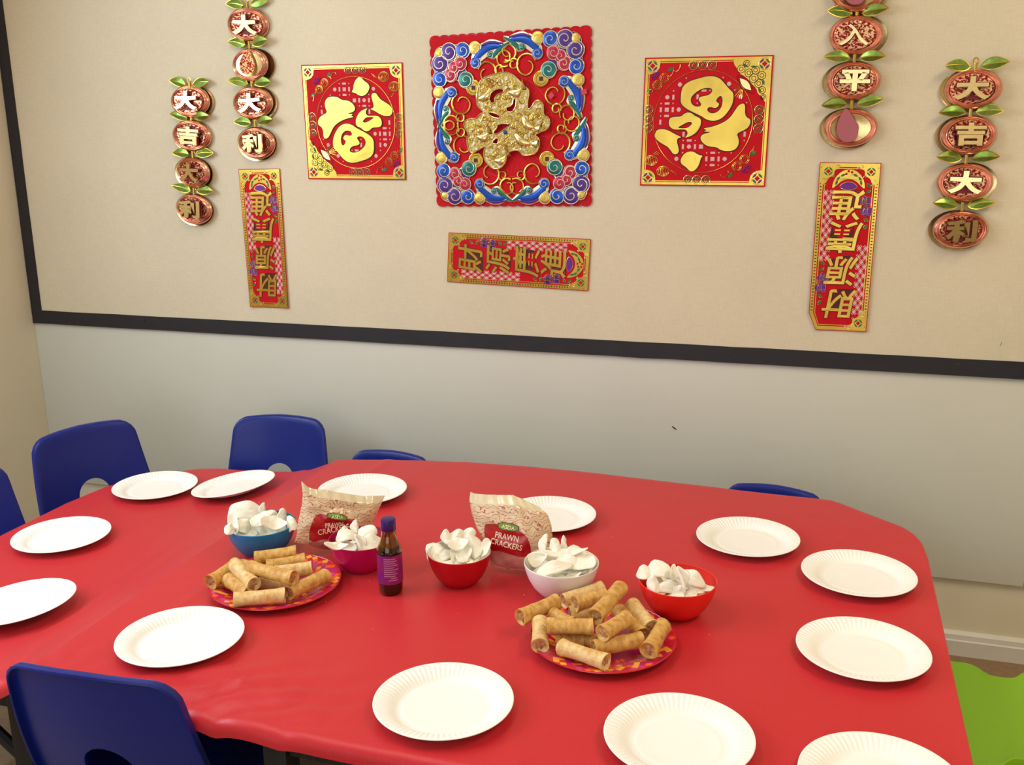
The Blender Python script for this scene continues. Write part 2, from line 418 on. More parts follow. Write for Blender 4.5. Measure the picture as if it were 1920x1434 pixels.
o2 = [(-1.925, 1.45), (-1.88, 1.335), (-1.80, 1.33), (-1.70, 1.31), (-1.36, 1.31), (-1.34, 1.33), (-1.34, 2.40), (-1.40, 2.45), (-1.62, 2.455), (-1.75, 2.435), (-1.86, 2.34), (-1.91, 2.23), (-1.925, 2.1)]
t2, cx, cy = table('lower table on the left with black legs and a diagonal brace', o2, 0.518, [(-1.385, 1.335), (-1.80, 1.38), (-1.40, 2.08), (-1.62, 2.06)], None)
b = MB(); b.tube([(-1.395 - cx, 1.335 - cy, 0.33), (-1.62 - cx, 1.34 - cy, 0.50)], 0.012, 8); obj('brace', b, M_BLACK, t2)

# ------------------------------------------------------------------ chairs
def chair_meshes():
    # back shell: rings between a D-shaped hand hole and the outline, bent in plan and profile
    H0, H1 = 0.335, 0.65
    def prof(z):                                    # y of the shell at height z (sitter faces +y)
        t = (z - H0) / (H1 - H0)
        return -0.150 - 0.085 * t - 0.012 * sin(t * pi)
    NN = 96
    def outline(a):                                 # rounded trapezoid, as a superellipse-like path by arc parameter
        pts = OUT; k = len(pts); f = a * k; i = int(f) % k; t = f - int(f)
        p, q = pts[i], pts[(i + 1) % k]
        return (p[0] + (q[0] - p[0]) * t, p[1] + (q[1] - p[1]) * t)
    def arc(cx, cz, r, a0, a1, n=8):
        return [(cx + r * cos(rad(a0 + (a1 - a0) * i / n)), cz + r * sin(rad(a0 + (a1 - a0) * i / n))) for i in range(n + 1)]
    raw = arc(0.105, H1 - 0.052, 0.050, 0, 78) + [(0.06, H1 + 0.001), (0.0, H1 + 0.003), (-0.06, H1 + 0.001)] + arc(-0.105, H1 - 0.052, 0.050, 102, 180) + [(-0.163, 0.52), (-0.172, 0.42), (-0.176, H0), (-0.1, H0), (0.0, H0), (0.1, H0), (0.176, H0), (0.172, 0.42), (0.163, 0.52)]
    hole = arc(0.0, 0.452, 0.050, 0, 180, 20) + [(-0.054, 0.42), (-0.056, 0.40), (-0.048, 0.388), (-0.03, 0.385), (0, 0.385), (0.03, 0.385), (0.048, 0.388), (0.056, 0.40), (0.054, 0.42)]
    def resample(pts, n, c):                        # by angle about c
        ang = lambda p: math.atan2(p[1] - c[1], p[0] - c[0])
        res = []
        k = len(pts)
        for j in range(n):
            th = -pi + 2 * pi * j / n; d = (cos(th), sin(th)); best = None
            for i in range(k):
                p, q = pts[i], pts[(i + 1) % k]
                ex, ez = q[0] - p[0], q[1] - p[1]; den = d[0] * ez - d[1] * ex
                if abs(den) < 1e-12: continue
                t = ((p[0] - c[0]) * ez - (p[1] - c[1]) * ex) / den
                u = ((p[0] - c[0]) * d[1] - (p[1] - c[1]) * d[0]) / den
                if t > 0 and -1e-6 <= u <= 1 + 1e-6 and (best is None or t > best): best = t
            res.append((c[0] + d[0] * best, c[1] + d[1] * best))
        return res
    c = (0.0, 0.44); A = resample(hole, NN, c); Bq = resample(raw, NN, c)
    def P(x, z, back=0.0):
        return (x, prof(z) + 0.9 * x * x - back, z)
    R = 9; vs = []; fs = []
    th = 0.006
    layers = []
    for r in range(R + 1):
        t = r / R
        layers.append([P(A[j][0] + (Bq[j][0] - A[j][0]) * t, A[j][1] + (Bq[j][1] - A[j][1]) * t) for j in range(NN)])
    def lip(off, dn):                               # rolled rim that turns away from the sitter
        out = []
        for j in range(NN):
            x, z = Bq[j]; w = 1.0 if z > H0 + 0.02 else 0.0
            l = math.hypot(x - c[0], z - c[1]); out.append(P(x + (x - c[0]) / l * off, min(z + (z - c[1]) / l * off, 9) if w else z, dn * w))
        return out
    layers += [lip(0.004, 0.002), lip(0.006, 0.007), lip(0.006, 0.017), lip(0.002, 0.0185), lip(0.000, 0.0165), lip(-0.001, 0.009)]
    bk = []
    for r in range(R, -1, -1):
        t = r / R
        bk.append([P(A[j][0] + (Bq[j][0] - A[j][0]) * t * 0.985, A[j][1] + (Bq[j][1] - A[j][1]) * t * 0.985, th) for j in range(NN)])
    layers += bk
    m1 = MB()
    for l in layers: vs += l
    for r in range(len(layers)):
        r2 = (r + 1) % len(layers)
        for j in range(NN):
            j2 = (j + 1) % NN; fs.append((r * NN + j, r2 * NN + j, r2 * NN + j2, r * NN + j2))
    m1.add(vs, fs)
    back = m1.mesh('backrest', M_BLUE)
    # seat
    def seat(u, v):
        x = (u - .5) * 2; y = -0.150 + 0.335 * v
        w = 0.176 + 0.004 * sin(v * pi) - 0.02 * max(0, v - .8) / .2
        z = 0.335 + 0.020 * (1 - v) ** 6 - 0.010 * sin(v * pi) * (1 - x * x) + (-0.045 * ((v - .82) / .18) ** 2 if v > .82 else 0) + 0.012 * x ** 6
        return (x * w, y, z)
    m2 = MB(); m2.grid(seat, 21, 21)
    o = len(m2.v); m2.v += [(p[0], p[1], p[2] - 0.007) for p in m2.v[:o]]
    base = list(m2.f)
    m2.f += [tuple(o + i for i in f) for f in base]
    edge = [i for i in range(21)] + [21 * j + 20 for j in range(1, 21)] + [420 + i for i in range(19, -1, -1)] + [21 * j for j in range(19, 0, -1)]
    for i in range(len(edge)):
        a, b2 = edge[i], edge[(i + 1) % len(edge)]; m2.f.append((a, b2, o + b2, o + a))
    m2.mi = [0] * len(m2.f)
    seatm = m2.mesh('seat', M_BLUE)
    legs = []
    for sx in (-1, 1):
        for (yt, yb) in ((0.10, 0.155), (-0.11, -0.20)):
            l = MB(); l.tube([(sx * 0.135, yt, 0.318), (sx * 0.150, yt + (yb - yt) * .5, 0.16), (sx * 0.165, yb, 0.004)], 0.0105, 10)
            l.tube([(sx * 0.164, yb, 0.026), (sx * 0.1655, yb + (0.002 if yb > 0 else -0.002), 0.0)], 0.0135, 10)
            legs.append(l.mesh('leg', M_LEG))
    fr = MB()
    for sx in (-1, 1): fr.tube([(sx * 0.135, -0.115, 0.314), (sx * 0.135, 0.105, 0.314)], 0.010, 8)
    for y in (-0.10, 0.09): fr.tube([(-0.135, y, 0.314), (0.135, y, 0.314)], 0.010, 8)
    return back, seatm, legs, fr.mesh('seat_frame', M_LEG)
CH = chair_meshes()
def chair(label, x, y, rz, s=1.0):
    t = thing('school_chair', label, 'chair', (x, y, 0), (0, 0, rz), 'blue school chairs around the tables')
    t.scale = (s, s, s)
    link('backrest', CH[0], t); link('seat', CH[1], t)
    for l in CH[2]: link('leg', l, t)
    link('seat_frame', CH[3], t)
    return t
def chair_by_back(label, bx, by, rz, s=1.0):      # place by the middle of the top edge of its back
    off = Matrix.Rotation(rz, 3, 'Z') @ V((0, -0.238 * s, 0))
    return chair(label, bx - off.x, by - off.y, rz, s)
CHAIRS = [
 ('blue plastic chair at the far left corner, whole back showing, turned inward', -2.064, 2.335, rad(180 + 67), 1.0),
 ('blue plastic chair behind the tilted plate, upright against the back wall', -1.610, 2.695, rad(180 + 9), 0.95),
 ('blue chair back peeping over the table behind the left cracker bag', -1.215, 2.665, rad(180 - 4), 0.835),
 ('blue chair back peeping over the table at its back right corner', -0.085, 2.665, rad(180 - 8), 0.835),
 ('blue chair cut off by the left edge of the picture', -2.150, 1.915, rad(180 + 68), 0.98),
 ('blue chair in front with its back to the camera, tucked under the red paper', -1.085, 1.165, rad(3), 1.02),
]
for c in CHAIRS: chair_by_back(*c)

# lime stool with scooped sides
st = thing('plastic_stool', 'lime green plastic stool with scooped sides beside the right table end', 'stool', (0.440, 2.085, 0))
def stool_r(th):
    c_, s_ = abs(cos(th)), abs(sin(th))
    r = 0.205 / ((c_ ** 5 + s_ ** 5) ** (1 / 5))
    k = (abs(th % (pi / 2) - 0) if th % (pi / 2) < pi / 4 else pi / 2 - th % (pi / 2))
    return r - 0.045 / (1 + math.exp((k - 0.22) * 38))
prof = [(0.0, 0.2945), (0.4, 0.2948), (0.7, 0.296), (0.9, 0.298), (0.965, 0.300), (0.99, 0.299), (1.0, 0.294), (1.01, 0.27), (1.015, 0.245), (0.985, 0.245), (0.975, 0.285), (0.5, 0.287), (0.0, 0.287)]
s = MB(); s.lathe(prof, 160, fn=lambda r, z, t: (r * stool_r(t), z)); obj('seat', s, M_LIME, st)
for a in range(4):
    th = pi / 4 + a * pi / 2; l = MB(); vs = []; ring = []
    for z, rr, wd in ((0.286, 0.205, 0.048), (0.15, 0.222, 0.040), (0.0, 0.240, 0.032)):
        for q in range(12):
            aa = 2 * pi * q / 12; ca, sa = cos(aa), sin(aa)
            sq = wd * 0.62 / (abs(ca) ** 4 + abs(sa) ** 4) ** .25
            vs.append((rr * cos(th) + (ca * cos(th) - sa * sin(th)) * sq, rr * sin(th) + (ca * sin(th) + sa * cos(th)) * sq, z))
    fs = [(i * 12 + j, i * 12 + (j + 1) % 12, (i + 1) * 12 + (j + 1) % 12, (i + 1) * 12 + j) for i in range(2) for j in range(12)] + [tuple(range(12)), tuple(range(24, 36))]
    l.add(vs, fs); obj('leg', l, M_LIME, st)
# ------------------------------------------------------------------ wall decorations
class Sheet:
    """a sheet on the board: maps unit coordinates (u right, v down, c outwards) to local ones"""
    def __init__(s, name, label, cat, quad, group=None, c0=0.002, bow=None):
        pts = [at_y(px, py, BY) for px, py in quad]
        ctr = sum((V(p) for p in pts), V((0, 0, 0))) / 4
        s.q = [(p.x - ctr.x, p.z - ctr.z) for p in pts]
        s.root = thing(name, label, cat, (ctr.x, BY, ctr.z), (pi / 2, 0, 0), group)
        s.c0 = c0; s.bow = bow
        s.w = math.dist(s.q[0], s.q[1]); s.h = math.dist(s.q[0], s.q[3])
    def __call__(s, u, v, c=0.0):
        q = s.q
        a = [(1 - u) * (1 - v) * q[0][i] + u * (1 - v) * q[1][i] + u * v * q[2][i] + (1 - u) * v * q[3][i] for i in (0, 1)]
        return (a[0], a[1], s.c0 + c + (s.bow(u, v) if s.bow else 0))
def sub_tri(vs, fs, maxlen):
    bm = bmesh.new()
    for p in vs: bm.verts.new(p)
    bm.verts.ensure_lookup_table()
    for f in fs:
        try: bm.faces.new([bm.verts[i] for i in f])
        except ValueError: pass
    bmesh.ops.triangulate(bm, faces=bm.faces[:])
    for _ in range(4):
        e = [e for e in bm.edges if e.calc_length() > maxlen]
        if not e: break
        bmesh.ops.subdivide_edges(bm, edges=e, cuts=1)
        bmesh.ops.triangulate(bm, faces=[f for f in bm.faces if len(f.verts) > 3])
    bm.verts.index_update()
    r = [tuple(v.co) for v in bm.verts], [tuple(v.index for v in f.verts) for f in bm.faces]
    bm.free(); return r

def put_fill(S, name, m, loops, T=lambda u, v: (u, v), c=0.001, ext=0.0008, bev=0.0, parent=None, sub=None):
    """a filled outline given in print units, laid on sheet S through the print->sheet turn T"""
    k = 1.0 / S.h
    vs, fs = fill2d(loops, ext * 1.0, bev * k)
    if sub: vs, fs = sub_tri(vs, fs, sub)
    b = MB(); b.add([(p[0], p[1], p[2]) for p in vs], fs)
    def f(x, y, z):
        u, v = T(x, y); kk = 1 if bev == 0 else (S.h if abs(z) > ext else 1)
        return S(u, v, c + ext + z)
    b.mapped(f); return obj(name, b, m, parent or S.root)
def put_tubes(S, name, m, lines, T=lambda u, v: (u, v), r=0.0008, c=0.0012, n=5, parent=None):
    b = MB()
    for ln, closed in lines:
        b.tube([S(*T(p[0], p[1]), c) for p in ln], r, n, closed)
    return obj(name, b, m, parent or S.root)
def circle(cx, cy, rx, ry, n=24, a0=0, a1=2 * pi):
    return [(cx + rx * cos(a0 + (a1 - a0) * i / n), cy + ry * sin(a0 + (a1 - a0) * i / n)) for i in range(n)]
def sheet_base(S, name, m, nu=14, nv=14, c=0.0, outline=None):
    b = MB()
    b.grid(lambda u, v: S(u, v, c), nu, nv)
    o = len(b.v); fr = list(b.f); b.grid(lambda u, v: S(u, v, c - 0.0012), nu, nv)
    edge = [i for i in range(nu)] + [nu * j + nu - 1 for j in range(1, nv)] + [nu * (nv - 1) + i for i in range(nu - 2, -1, -1)] + [nu * j for j in range(nv - 2, 0, -1)]
    for i in range(len(edge)):
        a, d = edge[i], edge[(i + 1) % len(edge)]; b.f.append((a, d, o + d, o + a)); b.mi.append(0)
    return obj(name, b, m, S.root)
def frame_mesh(S, name, m, a, b_, c=0.0008, seg=24, asp=None, wav=0.0):
    """band between inset a and inset b (fractions of height)"""
    ku = S.h / S.w; mb = MB(); vs = []; fs = []
    def loop(ins, wv=0):
        iu, iv = ins * ku, ins; L = []
        cs = [(iu, iv), (1 - iu, iv), (1 - iu, 1 - iv), (iu, 1 - iv)]
        for q in range(4):
            p0, p1 = cs[q], cs[(q + 1) % 4]
            for i in range(seg): t = i / seg; L.append((p0[0] + (p1[0] - p0[0]) * t, p0[1] + (p1[1] - p0[1]) * t))
        return L
    A, Bq = loop(a), loop(b_); k = len(A)
    for p in A: vs.append(S(*p, c))
    for p in Bq: vs.append(S(*p, c))
    for p in A: vs.append(S(*p, 0))
    for p in Bq: vs.append(S(*p, 0))
    for i in range(k):
        j = (i + 1) % k
        fs += [(i, j, k + j, k + i), (i, j, 2 * k + j, 2 * k + i), (k + i, k + j, 3 * k + j, 3 * k + i)]
    mb.add(vs, fs); return obj(name, mb, m, S.root, smooth=False)

FU = {'A': [(0.301, 0.327), (0.305, 0.241), (0.331, 0.207), (0.369, 0.184), (0.431, 0.166), (0.508, 0.148), (0.571, 0.153), (0.612, 0.177), (0.641, 0.208), (0.679, 0.251), (0.712, 0.278), (0.715, 0.325), (0.706, 0.371), (0.681, 0.417), (0.644, 0.463), (0.598, 0.487), (0.551, 0.49), (0.507, 0.476), (0.478, 0.455), (0.437, 0.436), (0.38, 0.41), (0.332, 0.382), (0.307, 0.355)], 'A1': [(0.38, 0.328), (0.39, 0.297), (0.428, 0.263), (0.474, 0.24), (0.525, 0.237), (0.549, 0.249), (0.543, 0.276), (0.516, 0.295), (0.469, 0.302), (0.442, 0.313), (0.448, 0.337), (0.469, 0.36), (0.458, 0.38), (0.418, 0.379), (0.39, 0.359)], 'A2': [(0.581, 0.331), (0.6, 0.304), (0.619, 0.299), (0.632, 0.324), (0.631, 0.37), (0.613, 0.408), (0.579, 0.431), (0.54, 0.431), (0.515, 0.411), (0.518, 0.388), (0.545, 0.383), (0.577, 0.393), (0.6, 0.381), (0.608, 0.358), (0.586, 0.346)], 'B': [(0.214, 0.491), (0.225, 0.463), (0.264, 0.456), (0.312, 0.456), (0.334, 0.433), (0.365, 0.422), (0.397, 0.43), (0.422, 0.453), (0.458, 0.465), (0.473, 0.485), (0.47, 0.523), (0.452, 0.562), (0.422, 0.593), (0.375, 0.615), (0.348, 0.62), (0.367, 0.601), (0.371, 0.577), (0.356, 0.556), (0.316, 0.554), (0.269, 0.557), (0.237, 0.545), (0.218, 0.522)], 'B1': [(0.284, 0.542), (0.323, 0.519), (0.369, 0.496), (0.405, 0.5), (0.394, 0.523), (0.364, 0.545), (0.324, 0.546)], 'C': [(0.106, 0.6), (0.115, 0.564), (0.142, 0.551), (0.189, 0.553), (0.23, 0.569), (0.279, 0.597), (0.328, 0.616), (0.29, 0.622), (0.288, 0.655), (0.299, 0.686), (0.309, 0.725), (0.294, 0.749), (0.263, 0.749), (0.241, 0.718), (0.216, 0.69), (0.179, 0.671), (0.138, 0.647), (0.112, 0.623)], 'D': [(0.487, 0.547), (0.546, 0.539), (0.608, 0.52), (0.662, 0.494), (0.7, 0.463), (0.729, 0.417), (0.757, 0.371), (0.796, 0.356), (0.809, 0.38), (0.809, 0.433), (0.823, 0.464), (0.851, 0.476), (0.859, 0.503), (0.843, 0.541), (0.809, 0.564), (0.755, 0.587), (0.769, 0.618), (0.779, 0.656), (0.766, 0.698), (0.732, 0.721), (0.676, 0.724), (0.636, 0.714), (0.602, 0.691), (0.554, 0.69), (0.514, 0.675), (0.484, 0.648), (0.472, 0.617), (0.489, 0.593), (0.532, 0.582), (0.556, 0.574), (0.492, 0.572), (0.523, 0.559)], 'E': [(0.328, 0.78), (0.35, 0.745), (0.389, 0.725), (0.429, 0.729), (0.462, 0.753), (0.503, 0.76), (0.484, 0.78), (0.478, 0.819), (0.46, 0.857), (0.429, 0.885), (0.401, 0.881), (0.372, 0.85), (0.334, 0.827), (0.323, 0.803)]}
def inside(p, poly):
    r = False; k = len(poly)
    for i in range(k):
        a, b_ = poly[i], poly[(i + 1) % k]
        if (a[1] > p[1]) != (b_[1] > p[1]) and p[0] < (b_[0] - a[0]) * (p[1] - a[1]) / (b_[1] - a[1]) + a[0]: r = not r
    return r
def grow(poly, d):
    k = len(poly); area_ = sum(poly[i][0] * poly[(i + 1) % k][1] - poly[(i + 1) % k][0] * poly[i][1] for i in range(k))
    s = 1 if area_ > 0 else -1; out = []
    for i in range(k):
        a, b_ = poly[i - 1], poly[(i + 1) % k]; tx, ty = b_[0] - a[0], b_[1] - a[1]; l = math.hypot(tx, ty) or 1
        out.append((poly[i][0] + s * ty / l * d, poly[i][1] - s * tx / l * d))
    return out
def lens(cx, cy, ang, L, Wd, n=6):
    pts = []
    for i in range(n + 1): t = i / n; pts.append(((t - .5) * L, Wd * sin(pi * t) * .5))
    for i in range(1, n): t = 1 - i / n; pts.append(((t - .5) * L, -Wd * sin(pi * t) * .5))
    return [(cx + x * cos(ang) - y * sin(ang), cy + x * sin(ang) + y * cos(ang)) for x, y in pts]
def fu_poster(label, quad, T):
    S = Sheet('paper_poster', label, 'wall hanging', quad, None, 0.003, lambda u, v: 0.002 * sin(u * 3.1) * sin(v * 2.6) + 0.004 * max(0, v - .85) * abs(u - .5))
    sheet_base(S, 'red_sheet', M_RED)
    frame_mesh(S, 'gold_border', M_GOLD, 0.010, 0.030)
    frame_mesh(S, 'gold_border', M_GOLD, 0.036, 0.042)
    cx, cy, rr = 0.456, 0.494, 0.385
    cy = 0.497
    put_tubes(S, 'ring_line', M_GOLD, [(circle(cx + .025, cy, .392, .396, 64), True)], T, 0.0007)
    cx += .025
    # pierced lattice inside the ring
    solid = [smooth_loop(FU[k], 1) for k in 'ABCDE']; solid = [grow(s, .006) for s in solid]
    holes = [FU[k] for k in ('A1', 'A2', 'B1')]
    cuts = []
    p = 0.048
    for i in range(-9, 10):
        for j in range(-9, 10):
            x, y = cx + i * p, cy + j * p
            if i % 2 == 0 and j % 2 == 0:
                pts = [(x - .016, y - .016), (x + .016, y - .016), (x + .016, y + .016), (x - .016, y + .016)] if (i // 2 + j // 2) % 2 == 0 else smooth_loop([(x - .022, y), (x, y - .022), (x + .022, y), (x, y + .022)], 1)
            elif (i + j) % 2 != 0:
                pts = [(x - .019, y - .0085), (x + .019, y - .0085), (x + .019, y + .0085), (x - .019, y + .0085)] if j % 2 else [(x - .0085, y - .019), (x + .0085, y - .019), (x + .0085, y + .019), (x - .0085, y + .019)]
            else:
                pts = circle(x, y, .006, .006, 6)
            if any(math.hypot(q[0] - cx, q[1] - cy) > .372 for q in pts): continue
            bad = False
            for q in pts + [(x, y)]:
                for s in solid:
                    if inside(q, s) and not any(inside(q, h) and inside((x, y), grow(h, -.012)) for h in holes): bad = True
            if bad: continue
            cuts.append(pts)
    b = MB()
    for pts in cuts:
        k = len(pts); b.add([S(*T(*q), .0006) for q in pts], [tuple(range(k))])
    o = obj('cutout_lattice', b, M_CUT, S.root, smooth=False); o['kind'] = 'stuff'
    # the character: dark rim and gold face
    for ks in (('A', 'A1', 'A2'), ('B', 'B1'), ('C',), ('D',), ('E',)):
        outer = smooth_loop(FU[ks[0]], 2); hs = [smooth_loop(FU[k], 2) for k in ks[1:]]
        put_fill(S, 'stroke_outline', M_GOLDD, [grow(outer, .007)] + [grow(h, -.006) for h in hs], T, .0006, .0004)
        put_fill(S, 'character_stroke', M_GOLD, [outer] + hs, T, .0012, .0012, sub=.06)
    # corner coins
    for (qx, qy) in ((0, 0), (1, 0), (1, 1), (0, 1)):
        fx = lambda t: qx + (t if qx == 0 else -t)
        fy = lambda t: qy + (t if qy == 0 else -t)
        pts = [(.012, .012), (.125, .012), (.125, .05), (.118, .085), (.10, .108), (.075, .122), (.05, .127), (.012, .127)]
        put_fill(S, 'corner_plate', M_GOLD, [[(fx(a), fy(c_)) for a, c_ in pts]], T, .0008, .0003)
        ox, oy = fx(.064), fy(.064)
        put_tubes(S, 'coin_rim', M_GOLDL, [(circle(ox, oy, .046, .046, 20), True)], T, .0006, .0016)
        put_fill(S, 'coin_diamond', M_RED, [[(ox - .022, oy), (ox, oy - .022), (ox + .022, oy), (ox, oy + .022)]], T, .0014, .0003)
        for i in range(4):
            a = pi / 4 + i * pi / 2
            put_fill(S, 'coin_petal', M_GREENP if i % 2 else M_VIOLET, [lens(ox + .031 * cos(a), oy + .031 * sin(a), a + pi / 2, .05, .018)], T, .0014, .0003)
    # three linked coins on each side
    for (x, y, dx, dy) in ((.46, .065, .072, 0), (.46, .95, .072, 0), (.047, .47, 0, .072), (.918, .48, 0, .072)):
        ln = []; pet = []
        for i in (-1, 0, 1):
            a, c_ = x + i * dx, y + i * dy
            ln += [(circle(a, c_, .035, .035, 16), True), ([(a - .012, c_), (a, c_ - .012), (a + .012, c_), (a, c_ + .012)], True)]
            for q in range(4):
                an = pi / 4 + q * pi / 2; pet.append(lens(a + .021 * cos(an), c_ + .021 * sin(an), an + pi / 2, .035, .009))
        put_tubes(S, 'linked_coins', M_GOLDL, ln, T, .0006)
        put_fill(S, 'coin_petal', M_GREENP, pet, T, .0006, .0002)
    # double coins with leaves (two corners), lanterns, lotus with ingot
    for (x, y, sgn) in ((.135, .185, 1), (.80, .815, -1)):
        for d in (-1, 1):
            a, c_ = x + d * .028, y - d * .028
            put_tubes(S, 'double_coin', M_GOLD, [(circle(a, c_, .036, .036, 18), True), (circle(a, c_, .026, .026, 18), True), ([(a - .01, c_ - .01), (a + .01, c_ - .01), (a + .01, c_ + .01), (a - .01, c_ + .01)], True)], T, .0007)
            put_fill(S, 'leaf_print', M_GREENP, [lens(x + d * .085 * 1 - sgn * .01, y - d * .085 - sgn * .01, -pi / 4 + d * .3, .06, .028)], T, .0006, .0003)
            wob = [(x + d * (.07 + t * .055) + sgn * .012 * sin(t * 9) + sgn * t * .02, y - d * (.06 + t * .05) + (.02 * cos(t * 9))) for t in [i / 10 for i in range(11)]]
            put_tubes(S, 'ribbon', M_GOLD, [(wob, False)], T, .0010)
        put_tubes(S, 'violet_flower', M_VIOLET, [(circle(x - sgn * .05, y - sgn * .05, .022, .022, 12), True), (circle(x - sgn * .062, y - sgn * .03, .014, .014, 10), True), (circle(x - sgn * .03, y - sgn * .062, .014, .014, 10), True)], T, .0010)
    for (x, y) in ((.085, .80), (.185, .885)):
        ln = [(circle(x, y, .05 * k, .042, 18), True) for k in (1, .72, .42, .14)]
        ln += [([(x + (.005 if x < .12 else .055) + .012 * i, y - (.055 if x < .12 else .01) + .003 * i), (x + (.03 if x < .12 else .075) + .014 * i, y - (.085 if x < .12 else .0) + .01 * i)], False) for i in range(4)]
        put_tubes(S, 'lantern_print', M_GOLD, ln, T, .0007)
    bx = [(.70, .02), (.70, .06), (.725, .09), (.745, .13), (.80, .16), (.84, .205), (.885, .245), (.90, .29), (.935, .31), (.955, .35), (.97, .35), (.97, .02)]
    put_fill(S, 'lotus_corner', M_GOLD, [smooth_loop(bx, 1)], T, .0006, .0003)
    ln = []
    for (x, y, r) in ((.76, .10, .03), (.82, .13, .03), (.87, .11, .03), (.92, .15, .03), (.90, .21, .03), (.93, .26, .026), (.86, .17, .034), (.80, .06, .025), (.94, .31, .02)):
        ln += [(circle(x, y, r, r, 14), True), (circle(x, y, r * .5, r * .5, 10), True)]
    put_tubes(S, 'lotus_lines', M_GOLDD, ln, T, .0009, .0014)
    put_fill(S, 'leaf_print', M_GREENP, [lens(.79, .075, .6, .05, .018), lens(.855, .085, .2, .05, .018), lens(.935, .20, 1.3, .05, .018), lens(.91, .26, 1.0, .05, .018)], T, .0012, .0003)
    put_fill(S, 'ingot_print', M_GOLDL, [lens(.80, .215, pi / 4, .13, .05)], T, .0014, .0005)
    put_tubes(S, 'ingot_lines', M_GOLDD, [(lens(.80, .215, pi / 4, .13, .05), True), (lens(.80, .215, pi / 4, .2, .075), True)], T, .0006, .0018)
    put_tubes(S, 'rays', M_GOLD, [([(.78 + .02 * cos(a), .235 + .02 * sin(a)), (.78 + .09 * cos(a), .235 + .09 * sin(a))], False) for a in [1.6 + .22 * i for i in range(9)]], T, .0006)
    return S
fu_poster('square red and gold paper character poster left of the central plaque', [(565.5, 122), (755.5, 117), (762.2, 337.5), (579.3, 335.5)], lambda u, v: (1 - u, 1 - v))
fu_poster('square red and gold paper character poster right of the central plaque', [(1210, 108.5), (1451, 103), (1434.5, 350), (1200.3, 347.5)], lambda u, v: (u, v))

